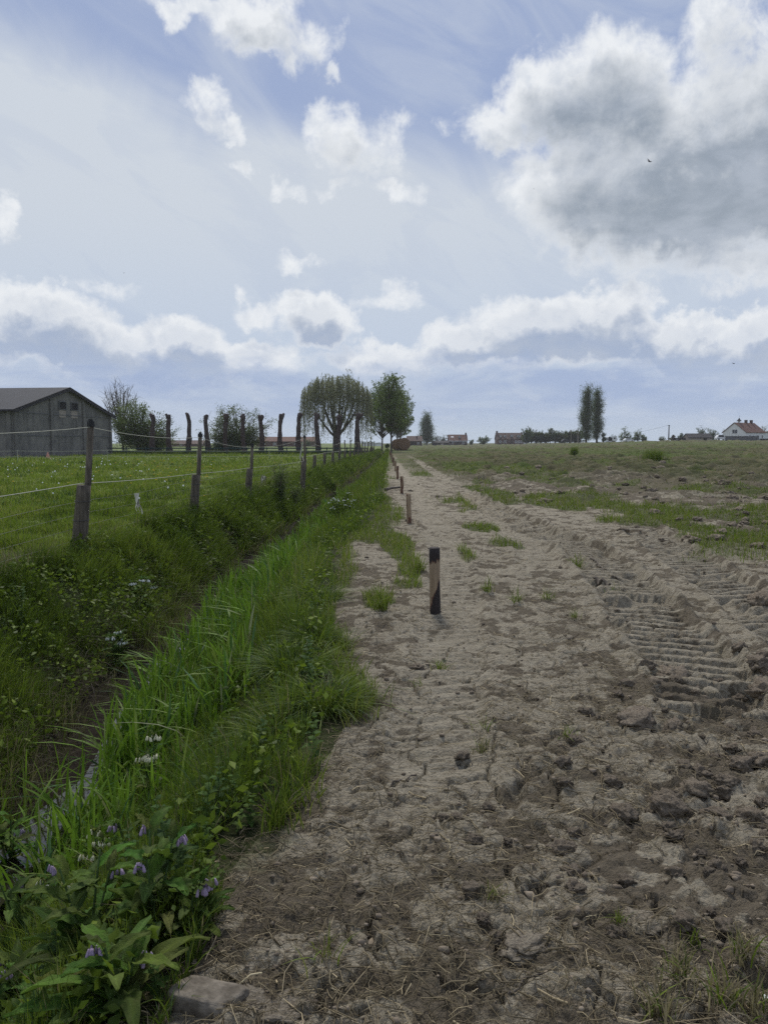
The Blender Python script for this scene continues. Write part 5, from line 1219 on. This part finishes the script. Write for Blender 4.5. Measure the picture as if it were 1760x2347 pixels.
BIG = [(1455, 1452, 34, 'biggest round clay clod at the near end of the lugged tyre track'), (1500, 1443, 17, 'clay clod right against the biggest one on its far right side'), (1398, 1445, 17, 'flat clay clod left of the biggest one by the tyre track'), (1412, 1473, 20, 'low clay clod just in front of the biggest one'),
       (1380, 1568, 38, 'broad cracked flat clay clod in the middle right of the field'), (1455, 1575, 24, 'clay clod right of the broad cracked flat one'), (1500, 1560, 18, 'small clay clod farther right of the broad cracked one'),
       (1600, 1660, 28, 'large dark clay clod near the right edge'), (1640, 1655, 26, 'clay clod at the right picture edge next to the large dark one'), (1512, 1668, 24, 'dark clay clod left of the large dark one'), (1498, 1715, 34, 'long dark clay clod in the cloddy patch'),
       (1440, 1748, 30, 'dark crumbling clay clod in front of the long one'), (1320, 1695, 22, 'dark clay clod at the left edge of the cloddy patch'), (1575, 1700, 24, 'rounded clay clod behind the cloddy patch'), (1630, 1765, 30, 'clay clod low at the right edge'), (1560, 1765, 26, 'clay clod between the long one and the right edge'),
       (1640, 1455, 26, 'clay clod on the ridge of the outer tyre track'), (1650, 1495, 30, 'large clay clod at the right edge beside the outer tyre track'), (1600, 1420, 16, 'small clay clod on the outer tyre ridge'), (1352, 1478, 14, 'small clay clod left of the low one before the track'),
       (1262, 1545, 15, 'lone small clay clod on the pale crust'), (1645, 1303, 26, 'dark clay clod far right above the tyre tracks'), (1240, 1605, 18, 'flat clay clod on the pale crust near the grass tuft')]
for k, (px, py, r_, lab) in enumerate(BIG):
    X, Y = gp(px * K, py * K); clod(k, X, Y, r_ * K * Y / F * 1.05, rs2.uniform(0, 6), lab, sq=1.0 if r_ < 36 else .7)
cnt = 0
while cnt < 130:
    Y = 2.3 * (30 / 2.3) ** rs2.random(); X = rs2.uniform(.2, .52 * Y); rmk = float(rough_mask(np.array([X]), np.array([Y]))[0])
    if rs2.random() > rmk * .9 + .06: continue
    cnt += 1; clod(cnt, X, Y, rs2.uniform(.014, .045) * (1 + .04 * Y), rs2.uniform(0, 6), 'small rough clay clod lying loose among many others on the bare field', 'small loose clay clods on the bare field')
cnt = 0
while cnt < 110:
    Y = 11 * (46 / 11) ** rs2.random(); X = rs2.uniform(1.6 + .03 * Y, .52 * Y); rmk = float(rough_mask(np.array([X]), np.array([Y]))[0])
    if rs2.random() > rmk: continue
    cnt += 1; clod(cnt, X, Y, rs2.uniform(.05, .13) * (1 + .012 * Y), rs2.uniform(0, 6), 'dark lumpy clod among the churned earth of the middle field', 'dark clods in the churned middle field', .8)
def crumbs():
    rs = np.random.default_rng(5); n = 5200; Y = 1.8 * (16 / 1.8) ** rs.random(n); X = rs.uniform(-.5, 1, n) * 0 + rs.random(n) * (.52 * Y + .9) - .6; keep = (X > XR(Y)) & (rs.random(n) < .25 + .75 * rough_mask(X, Y)); X, Y = X[keep], Y[keep]; n = len(X)
    r_ = rs.gamma(1.6, .0022, n) * (1 + .10 * Y) + .002; z = ground(X, Y) + r_ * .3
    V = SV[None] * (1 + rs.normal(0, .30, (n, len(SV), 1))) * r_[:, None, None] * np.array([1, .9, .7]) + np.stack([X, Y, z], 1)[:, None, :]
    Fs = (SF[None] + (np.arange(n) * len(SV))[:, None, None]).reshape(-1, 3); o = mesh_np('soil_crumbs', V.reshape(-1, 3), [Fs], M['clay'], smooth=False); tag(o, 'loose crumbs of clay scattered over the field', kind='stuff')
crumbs()
# broken slab in the foreground
M['clay_pale'] = simple('pale_clay', (.14, .118, .088), (.29, .252, .195), 7, .97, (1, 1, 1), .02, 8)
def slab_stone():
    X, Y = gp(478, 2262, .05); z = gz(X, Y); V = IV.copy()
    V = np.sign(V) * np.abs(V) ** .3; V /= np.abs(V).max(0); V[:, 0] *= .088; V[:, 1] *= .068; V[:, 2] *= .036
    V[:, 0] += .3 * V[:, 1] - .25 * V[:, 2]; q = n3(V, 13, 3)[:, None] - .5; q2 = n3(V, 70, 9)[:, None] - .5; nn = V / np.linalg.norm(V, axis=1)[:, None]; V = V + nn * (q * .040 + q2 * .012)
    o = mesh_np('concrete_slab', V, [IF], M['concrete'], smooth=True); o.location = (X, Y, z + .006); o.rotation_euler = (R(-5), R(6), R(-18)); tag(o, 'broken flat topped grey concrete slab in the foreground beside the comfrey', 'slab')
slab_stone()
for k, (px, py, r_, lab) in enumerate(((610, 2195, 62, 'low pale clay lump right beside the concrete slab'), (800, 2060, 46, 'cracked pale clay lump in the middle foreground'), (540, 2150, 40, 'rounded pale clay lump behind the concrete slab'), (1130, 2040, 46, 'pale cracked clay lump in the central foreground'), (1400, 1990, 44, 'smooth pale clay lump in the right foreground'))):
    X, Y = gp(px * K, py * K); c = clod_protos[(k + 2) % 7].copy(); s_ = r_ * K * Y / F; c.location = (X, Y, gz(X, Y) - s_ * .10); c.scale = (s_ * 1.2, s_, s_ * .5); c.rotation_euler = (0, 0, k * 1.3); COL.objects.link(c); c.data = c.data.copy(); c.data.materials.clear(); c.data.materials.append(M['clay_pale']); c.name = 'clay_lump'; tag(c, lab, 'clay lump', 'pale clay lumps in the foreground')
def stick(px0, py0, px1, py1, r_, label):
    a, b_ = gp(px0 * K, py0 * K), gp(px1 * K, py1 * K); rs = random.Random(int(px0)); P = []
    for k in range(8):
        f = k / 7; x_, y_ = a[0] + (b_[0] - a[0]) * f, a[1] + (b_[1] - a[1]) * f; P.append((x_ + rs.uniform(-.01, .01), y_ + rs.uniform(-.015, .015), gz(x_, y_) + r_ * (1.0 + .8 * math.sin(f * 3))))
    b = MB(); b.tube(P, [r_ * (1 - .05 * k) for k in range(8)], 7); ob = b.build('stick', M['bark'], None, True); tag(ob, label, 'stick')
stick(1285, 1258, 1318, 1270, .022, 'short thick brown stick lying on the clay left of the tyre track'); stick(1318, 1255, 1415, 1262, .009, 'long thin twig beside the thick stick at the tyre track'); stick(1275, 1213, 1310, 1245, .012, 'dark twig sticking up beside the weeds left of the tyre track')
stick(832, 1062, 866, 1057, .05, 'branch lying across the field edge by the third stake'); stick(838, 1690, 900, 1660, .006, 'dry stalk in the straw at the grass edge'); stick(1080, 2160, 1180, 2100, .004, 'thin bleached stalk in the central foreground')
X, Y = gp(1655 * K, 2143 * K); c = clod_protos[1].copy(); c.data = c.data.copy(); c.data.materials.clear(); c.data.materials.append(M['petal_white']); c.name = 'white_pebble'; c.location = (X, Y, gz(X, Y) + .01); c.scale = (.012, .010, .014); COL.objects.link(c); tag(c, 'small bright white pebble at the right edge of the foreground', 'pebble')

# ------------------------------------------------------------------ grass tufts on the bare ground
def tuft_proto(seed, n, h, w, dry=0.0):
    global rng; kr = rng; rng = np.random.default_rng(seed); P = np.zeros((n, 3)); P[:, :2] = rng.normal(0, .018 + h * .06, (n, 2)); P[:, 2] = -.01
    c = tint(n, dict(lush=2, yellow=2.2, dry=dry, dark=.5)); V, Q, T, C = blades(P, h * rng.uniform(.4, 1.1, n), w * rng.uniform(.7, 1.3, n), np.abs(rng.normal(.65, .35, n)), c, 5, stiff=.8); rng = kr
    return mesh_np('grass_tuft', V, [Q, T], M['blade'], col=C, link=False)
TP = [] + [tuft_proto(1, 26, .13, .0045), tuft_proto(2, 40, .16, .005, .8), tuft_proto(3, 16, .16, .004), tuft_proto(4, 60, .12, .004, 9.0), tuft_proto(5, 70, .22, .006, .3)]
TU = [(1225, 1600, 0, .9, 'small upright green grass tuft on the pale crust in the middle of the field'), (700, 2085, 2, .95, 'thin spiky grass tuft in the lower foreground behind the concrete slab'), (1335, 2000, 0, .55, 'short green tuft in the right foreground between clay lumps'), (1065, 1945, 3, .8, 'half dry grass tuft in the central foreground'),
      (1240, 2130, 0, .4, 'tiny green tuft low in the foreground'), (1045, 1620, 3, 1.0, 'dry tuft on the seam line of the faint wheel track'), (1045, 1580, 2, .8, 'small tuft just behind the dry one on the wheel track seam'), (952, 1442, 1, 1.0, 'flattened tuft on the pale crust before the nearest stake'), (1240, 1338, 1, .8, 'yellow green tuft between the nearest stake and the tyre track'),
      (1052, 1285, 1, 1.3, 'loose tuft right of the nearest stake'), (1115, 1305, 1, 1.2, 'brownish tuft farther right of the nearest stake'), (1183, 1300, 1, 1.2, 'tuft halfway between the nearest stake and the thick stick'), (1330, 1275, 1, 1.4, 'green tuft beside the thick stick'), (1245, 1232, 4, 1.2, 'weedy tuft left of the dark upright twig'),
      (820, 1330, 4, 1.3, 'large tuft at the grass edge left of the nearest stake'), (800, 1300, 1, 1.3, 'loose tuft on the straw left of the nearest stake'), (905, 1240, 4, 1.3, 'thick green tuft directly behind the nearest stake'), (1500, 2040, 0, .7, 'mossy green tuft in the hollow at the right foreground'), (1470, 2120, 3, 1.0, 'dry tuft in the lower right foreground'),
      (1610, 2080, 3, 1.1, 'dry straw tuft at the right foreground edge'), (1560, 2170, 3, 1.3, 'large dry straw tuft in the lower right corner'), (1640, 2190, 3, 1.2, 'dry straw tuft in the very corner at the lower right'), (1420, 2190, 3, 1.2, 'dry tuft at the lower edge left of the corner'), (740, 1400, 4, 1.0, 'green tuft leaning out of the verge onto the clay'), (905, 1475, 2, .8, 'single spiky blade cluster on the clay before the nearest stake')]
for k, (px, py, p_, s_, lab) in enumerate(TU):
    X, Y = gp(px * K, py * K); c = mesh = TP[p_].copy(); c.location = (X, Y, gz(X, Y)); c.scale = (s_, s_, s_); c.rotation_euler = (0, 0, k * 2.4); COL.objects.link(c); tag(c, lab, 'grass tuft', 'grass tufts on the bare clay')
def weed_clump(px, py, wpx, hpx, label, n=420):
    global rng; X, Y = gp(px * K, py * K); z = gz(X, Y); w = wpx * K * Y / F / 2; h = hpx * K * Y / F; P = np.stack([rng.normal(0, w * .38, n), rng.normal(0, w * .3, n), np.full(n, -.02)], 1)
    V, Q, T, C = blades(P, h * rng.uniform(.5, 1.1, n), .02, np.abs(rng.normal(.3, .2, n)), tint(n, dict(lush=3, dark=1, yellow=.6)), 4); o = mesh_np('weed_clump', V, [Q, T], M['blade'], col=C); o.location = (X, Y, z); tag(o, label, 'weed clump')
weed_clump(1412, 1004, 60, 28, 'wide clump of tall green weeds out in the far field'); weed_clump(1240, 989, 20, 20, 'small bushy green weed clump left of the wide one in the far field')
# sedge tussock hanging over the field edge
def tussock(px, py, label, r_=.20, n=700, h=.36, seed=3):
    global rng; X, Y = gp(px * K, py * K); z = gz(X, Y); a = rng.uniform(0, 2 * np.pi, n); q = np.sqrt(rng.random(n)) * r_; P = np.stack([np.cos(a) * q, np.sin(a) * q, np.full(n, -.02)], 1)
    V, Q, T, C = blades(P, h * rng.uniform(.6, 1.15, n), .0055, np.abs(rng.normal(.95, .3, n)), tint(n, dict(lush=3, dark=2, blue=1)), 6, az=a + rng.normal(0, .5, n), stiff=1.05); o = mesh_np('grass_tussock', V, [Q, T], M['blade'], col=C); o.location = (X, Y, z); tag(o, label, 'grass tussock', 'grass tussocks on the ditch edge')
tussock(700, 1530, 'thick arching grass tussock bulging over the clay at the ditch edge', .17, 700, .32); tussock(640, 1450, 'green tussock just behind the arching one on the ditch edge', .2, 600); tussock(680, 1395, 'tussock on the verge beside the leaning green tuft', .16, 500, .3); tussock(690, 1300, 'tussock on the verge level with the nearest stake', .2, 500, .32); tussock(600, 1560, 'broad tussock inside the verge left of the arching one', .17, 450, .3)

# ------------------------------------------------------------------ comfrey, nettles, flowers
def comfrey_leaf(V, F_, C, base, az, L, w, el0, droop, fold, col, rs):
    n0 = len(V); ns = 9; p = np.array(base, float); el = el0; h = np.array([math.cos(az), math.sin(az), 0]); sd_ = np.array([-math.sin(az), math.cos(az), 0])
    tw = rs.uniform(-.3, .3)
    for i in range(ns):
        f = i / (ns - 1); d_ = h * math.cos(el) + np.array([0, 0, math.sin(el)]); up_ = -h * math.sin(el) + np.array([0, 0, math.cos(el)]); s2 = sd_ * math.cos(tw * f) + up_ * math.sin(tw * f); u2 = up_ * math.cos(tw * f) - sd_ * math.sin(tw * f)
        prof = math.sin(math.pi * min(1, .06 + f * .94) ** .72) ** .9 * w * .5 + .004; wv_ = 1 + .10 * math.sin(i * 2.3 + az)
        for s_ in (-1, -.5, 0, .5, 1): V.append(p + s2 * s_ * prof * wv_ + u2 * abs(s_) * prof * fold + u2 * .006 * math.sin(i * 2.1 + s_ * 5)); C.append(np.array(col) * (1.35 if s_ == 0 else rs.uniform(.9, 1.1)))
        p = p + d_ * L / (ns - 1); el -= droop / (ns - 1) * (.5 + f)
    for i in range(ns - 1):
        for k in range(4): a = n0 + i * 5 + k; F_.append((a, a + 1, a + 6, a + 5))
def comfrey(px, py, H, nst, label, flower='petal_cream', seed=1, spreadr=.12, leafL=.24, nbasal=7, bz=None, tilt=0):
    rs = random.Random(seed); z = 0
    for _ in range(3): X, Y = gp(px * K, py * K, z); z = gz(X, Y)
    o = empty('comfrey_plant', (X, Y, z), label, 'comfrey', 'comfrey plants on the ditch bank'); st = MB(); V, F_, C = [], [], []; fl = MB(); leafc = lambda: [c * rs.uniform(.8, 1.25) for c in rs.choice(((.045, .085, .016), (.065, .115, .02), (.085, .14, .026)))]
    leafL *= .9; H *= 1.25; nst += 1; nbasal += 3
    for k in range(nbasal): comfrey_leaf(V, F_, C, (rs.uniform(-.04, .04), rs.uniform(-.04, .04), .01), rs.uniform(0, 6.28), leafL * rs.uniform(.8, 1.35), leafL * rs.uniform(.20, .27), rs.uniform(.5, 1.2), rs.uniform(.9, 2.0), .25, leafc(), rs)
    for k in range(nst):
        a = rs.uniform(0, 6.28); sp = rs.uniform(.3, 1) * spreadr; h = H * rs.uniform(.75, 1.1); P = [Vector((math.cos(a) * sp * f + tilt * f * h, math.sin(a) * sp * f, h * (f - .08 * f * f))) for f in (0, .25, .5, .75, 1)]
        st.tube([P[0] - Vector((0, 0, .05))] + P, [.0055, .0055, .005, .0045, .004, .003], 6, False)
        for j in range(6):
            f = .22 + .78 * j / 6 * rs.uniform(.9, 1.1); f = min(f, 1); i = min(int(f * 4), 3); b_ = P[i].lerp(P[i + 1], f * 4 - i)
            comfrey_leaf(V, F_, C, b_, a + j * 2.4 + rs.uniform(-.4, .4), leafL * (1.05 - .55 * f) * rs.uniform(.8, 1.2), leafL * (.26 - .10 * f), rs.uniform(.3, .9), rs.uniform(.6, 1.5), .3, leafc(), rs)
        tp = P[-1]
        for j in range(rs.choice((2, 3, 3)) if 'purple' not in flower else rs.choice((0, 1, 1))):
            aa = a + j * 2.1; c_ = tp + Vector((math.cos(aa) * .03, math.sin(aa) * .03, .0)); st.tube([tp - Vector((0, 0, .02)), tp.lerp(c_, .6) + Vector((0, 0, .015)), c_], .0018, 4, False)
            comfrey_leaf(V, F_, C, tp, aa + .8, leafL * .32, leafL * .1, .9, .8, .3, leafc(), rs)
            fc = MB()
            for q in range(rs.choice((5, 6, 7))):
                off = Vector((rs.uniform(-.017, .017), rs.uniform(-.017, .017), -.004)); b0 = c_ + off; dd = Vector((off.x * .4, off.y * .4, -.026)); fc.tube([b0, b0 + dd * .45, b0 + dd * .8, b0 + dd], [.0022, .0050, .0062, .0044], 7)
            fc.build('flower_cluster', M[flower], o, True)
    st.build('stem', M['stem'], o); mesh_np('foliage', V, [np.array(F_)], M['herb'], o, np.array(C), smooth=True)
comfrey(330, 1722, .44, 3, 'comfrey with clusters of cream bell flowers in front of the reed grass', 'petal_cream', 1, .10, .16, 4)
comfrey(290, 1830, .30, 3, 'comfrey with drooping purple flowers behind the wide open leaf', 'petal_purple', 2, .10, .20, 5)
comfrey(215, 1850, .30, 2, 'comfrey with cream buds and narrow upright leaves beside the water', 'petal_cream', 3, .08, .18, 5)
comfrey(335, 2010, .26, 2, 'comfrey with one wide bright leaf spread towards the clay', 'petal_purple', 4, .10, .24, 6)
comfrey(190, 2060, .30, 2, 'large leaved comfrey with long hanging leaves in the lower left', 'petal_purple', 5, .12, .27, 8)
comfrey(60, 1990, .36, 3, 'dark comfrey with a thick leaning stem at the left edge', 'petal_purple', 6, .14, .25, 7)
comfrey(255, 2190, .16, 1, 'low comfrey with a big pale leaf hanging down to the soil', 'petal_purple', 7, .06, .28, 6)
comfrey(410, 2020, .15, 1, 'small upright leaved comfrey at the edge of the bare clay', 'petal_purple', 9, .05, .17, 5)
comfrey(40, 2120, .22, 2, 'broad leaved comfrey in the lower left corner', 'petal_purple', 10, .1, .25, 8)
comfrey(250, 1270, .36, 3, 'comfrey with white flowers on the far bank below the nearest fence post', 'petal_white', 11, .16, .26, 7)
comfrey(300, 1215, .40, 3, 'pale flowered comfrey right beside the foot of the nearest fence post', 'petal_white', 12, .18, .26, 7)
comfrey(22, 1890, .34, 2, 'tall comfrey with narrow dark leaves at the left picture edge over the water', 'petal_purple', 21, .1, .24, 7)
comfrey(120, 1930, .24, 1, 'leafy comfrey without open flowers between the water and the large leaved one', 'petal_cream', 22, .06, .22, 8)
def nettle_mesh(seed, H, green):
    rs = random.Random(seed); st = MB(); V, T, C = [], [], []
    ln = (rs.uniform(-.15, .15), rs.uniform(-.15, .15)); npair = max(5, int(H / .035))
    st.tube([(ln[0] * H * f * f, ln[1] * H * f * f, H * f - .03) for f in (0, .3, .6, 1)], [.0028, .0026, .0022, .0014], 5, False)
    for k in range(npair):
        f = .12 + .88 * k / npair; L = (.075 - .045 * f) * rs.uniform(.8, 1.2) * (.8 + H)
        for s_ in (0, math.pi):
            a = k * 1.57 + s_ + rs.uniform(-.3, .3); p = np.array((ln[0] * H * f * f, ln[1] * H * f * f, H * f)); h = np.array((math.cos(a), math.sin(a), 0)); sd_ = np.array((-math.sin(a), math.cos(a), 0)); el = rs.uniform(.1, .5) + .5 * f
            c = np.array(green) * rs.uniform(.75, 1.3); n0 = len(V); m_ = 6; ctr = []
            for i in range(m_ + 1):
                q = i / m_; e = el - 1.0 * q; ctr.append(p.copy()); w_ = L * .34 * (math.sin(math.pi * min(1, .08 + q * .92) ** .7)) * (1.22 if i % 2 else .86)
                if i == m_: w_ = 0.0005
                V += [p - sd_ * w_ + np.array((0, 0, w_ * .25)), p, p + sd_ * w_ + np.array((0, 0, w_ * .25))]; C += [c, c * 1.15, c]; p = p + (h * math.cos(e) + np.array((0, 0, math.sin(e)))) * L / m_
            for i in range(m_):
                a0 = n0 + i * 3; T += [(a0, a0 + 1, a0 + 4, a0 + 3), (a0 + 1, a0 + 2, a0 + 5, a0 + 4)]
    return st, V, T, C
NP = []
for k in range(4):
    st, V, T, C = nettle_mesh(300 + k, (.30, .22, .36, .16)[k], ((.05, .095, .02), (.06, .11, .024), (.04, .085, .022), (.075, .12, .028))[k])
    o = empty('nettle', (0, 0, -50)); s_ = st.build('stem', M['stem'], o); l_ = mesh_np('foliage', V, [np.array(T)], M['herb'], o, np.array(C)); NP.append(o)
rs3 = random.Random(31); first = [True] * 4; cnt = 0
SPOT = [(80, 2150), (95, 2190), (60, 2180), (290, 2170), (120, 2205), (430, 1950), (450, 1900), (470, 1960), (400, 1880), (430, 1835), (480, 1690), (500, 1640), (460, 1600), (520, 1720), (440, 1740), (405, 1780), (385, 1700), (560, 1640), (590, 1600), (530, 1580), (480, 1560), (620, 1570), (650, 1600), (560, 1530), (430, 1660), (350, 1780), (30, 2200), (150, 2160)]
while cnt < 110:
    if cnt < len(SPOT): px, py = SPOT[cnt]; X, Y = gp(px * K, py * K, -.1)
    else:
        Y = 2.0 * (14 / 2.0) ** rs3.random(); X = (float(XC(Y)) + (.5 + .5 * rs3.random()) * float(XR(Y) - XC(Y))) if rs3.random() < .6 else float(XL(Y)) + rs3.uniform(0, .7)
        if Y < 5 and X < XC(Y): continue
    k = rs3.randrange(4); cnt += 1
    if first[k]: o = NP[k]; first[k] = False
    else: o = copy_tree(NP[k])
    s_ = rs3.uniform(.6, 1.0) * (1 if cnt > 28 else .8); o.location = (X, Y, gz(X, Y)); o.rotation_euler = (0, 0, rs3.uniform(0, 6)); o.scale = (s_, s_, s_); tag(o, 'young nettle with toothed green leaves growing among the grass of the ditch bank', 'nettle', 'nettles on the ditch banks')
# white flowering plants down the ditch
def white_flower(px, py, Y, h, w, n, label, seed):
    rs = np.random.default_rng(seed); X, Z = at(px, py, Y); z = gz(X, Y); o = empty('white_flowering_plant', (X, Y, z), label, 'flowering plant'); st = MB(); fl = MB(); P = []
    for k in range(n):
        a = rs.uniform(0, 6.28); q = w * rs.random() ** .5; e = Vector((math.cos(a) * q, math.sin(a) * q, h * rs.uniform(.65, 1.05))); st.tube([(e.x * .2, e.y * .2, -.05), (e.x * .6, e.y * .6, e.z * .6), e], .004, 4, False); P += [tuple(e * f) for f in (.35, .5, .65, .8, .9)]
        if rs.random() < .6:
            for j in range(7): c_ = e + Vector((rs.normal(0, .018), rs.normal(0, .018), rs.normal(0, .008))); fl.tube([c_, c_ + Vector((0, 0, .008))], [.011, .008], 6)
    st.build('stem', M['stem'], o); P = np.repeat(np.array(P), 7, 0); P = P + rs.normal(0, .04, P.shape); global rng; kr = rng; rng = rs; c = tint(len(P), dict(lush=1, dark=1)); V, F3, C = leaves(P, .06, c, up=.2, ratio=.6); rng = kr; mesh_np('foliage', V, [F3], M['herb'], o, C); fl.build('flower', M['petal_white'], o)
white_flower(783, 1178, 19.5, .62, .45, 46, 'leafy plant with heads of white flowers on the ditch edge by the second stake', 1)
white_flower(797, 1130, 26, .5, .2, 14, 'small white flowering plant farther down the ditch by the dark water', 2)

# dandelions in the pasture
def dandelion(kind):
    o = empty('dandelion', (0, 0, -50)); b = MB(); b.tube([(0, 0, -.03), (.01, 0, .12), (.0, 0, .24)], .005, 4, False); b.build('stem', M['stem'], o); h = MB()
    if kind == 'clock':
        V, F_ = ico(2); h.add([tuple(v * .026 * (1 + .15 * ((i * 7) % 5 - 2) / 2) + np.array((0, 0, .26))) for i, v in enumerate(V)], [tuple(f) for f in F_])
    else: h.tube([(0, 0, .225), (0, 0, .24), (0, 0, .252)], [.012, .034, .026], 12)
    h.build('flower_head', M['petal_white' if kind == 'clock' else 'petal_yellow'], o); return o
rs4 = random.Random(14)
for kind, total, lab, grp in (('clock', 65, 'white dandelion seed head standing in the pasture grass', 'white dandelion seed heads in the pasture'), ('flower', 110, 'yellow dandelion flower standing in the pasture grass', 'yellow dandelion flowers in the pasture')):
    proto = dandelion(kind); cnt = 0
    while cnt < total:
        if kind == 'clock': px, py = rs4.choice((rs4.gauss(150, 70), rs4.gauss(290, 60), rs4.uniform(0, 640))), 1058 + abs(rs4.gauss(0, 40))
        else: px, py = rs4.choice((rs4.gauss(370, 60), rs4.uniform(0, 640))), 1052 + abs(rs4.gauss(30, 22))
        if py > 1190: continue
        X, Y = gp(px, py, .05)
        if X > float(XL(Y)) - .3 or Y > 75: continue
        o = proto if cnt == 0 else copy_tree(proto); cnt += 1; s_ = rs4.uniform(.8, 1.2) * max(1, Y / 30) ** .35; o.location = (X, Y, gz(X, Y)); o.scale = (s_, s_, s_ * rs4.uniform(.8, 1.2)); o.rotation_euler = (0, 0, rs4.uniform(0, 6)); tag(o, lab, 'dandelion', grp)

# birds
def bird(px, py, Y, s_, label, rz, roll):
    X, Z = at(px, py, Y); b = MB(); P = [(-.16, 0, .01), (-.10, 0, .0), (-.02, 0, -.01), (.06, 0, 0), (.12, 0, .012), (.15, 0, .015), (.185, 0, .01)]; b.tube(P, [.008, .03, .042, .036, .022, .024, .003], 8)
    for sgn in (-1, 1):
        pr = [(.05, .02, .01), (.09, .14, .06), (.03, .30, .10), (-.06, .36, .09), (-.03, .16, .05), (-.05, .02, .01)]; n = len(pr); V = [(x_, sgn * y_, z_) for x_, y_, z_ in pr] + [(x_, sgn * y_, z_ - .008) for x_, y_, z_ in pr]; b.add(V, [tuple(range(n)), tuple(range(2 * n - 1, n - 1, -1))] + [(i, i + n, (i + 1) % n + n, (i + 1) % n) for i in range(n)])
    b.add([(-.14, .012, .01), (-.27, .05, .015), (-.27, -.05, .015), (-.14, -.012, .01), (-.14, .012, .0), (-.27, .05, .008), (-.27, -.05, .008), (-.14, -.012, .0)], [(0, 1, 2, 3), (7, 6, 5, 4), (0, 4, 5, 1), (1, 5, 6, 2), (2, 6, 7, 3)])
    o = b.build('bird', M['bird'], None, True); o.location = (X, Y, Z); o.scale = (s_,) * 3; o.rotation_euler = (roll, .2, rz); tag(o, label, 'bird', 'birds in the sky')
bird(1488, 369, 60, 1.0, 'dark bird flying in front of the big grey cloud', R(25), R(35)); bird(1681, 833, 110, 1.0, 'small distant bird low over the horizon at the right', R(10), R(10)); bird(1223, 432, 120, .5, 'tiny speck of a bird below the edge of the big cloud', R(60), R(20)); bird(284, 625, 120, .6, 'tiny bird high above the barn', R(-30), R(20))

# ------------------------------------------------------------------ thin spring haze
hm = bpy.data.materials.new('haze'); hm.use_nodes = True; t = NT(hm.node_tree); t.n.clear(); ho = t.new('ShaderNodeOutputMaterial'); hv = t.new('ShaderNodeVolumePrincipled')
hv.inputs['Color'].default_value = (.92, .95, 1, 1); hv.inputs['Density'].default_value = .00022; hv.inputs['Anisotropy'].default_value = .2; t.l.new(hv.outputs[0], ho.inputs['Volume'])
b = MB(); b.box((0, 700, 12), (2600, 1600, 34)); ob = b.build('haze', hm); tag(ob, 'thin pale haze over the far fields', kind='stuff')
S.cycles.volume_bounces = 0
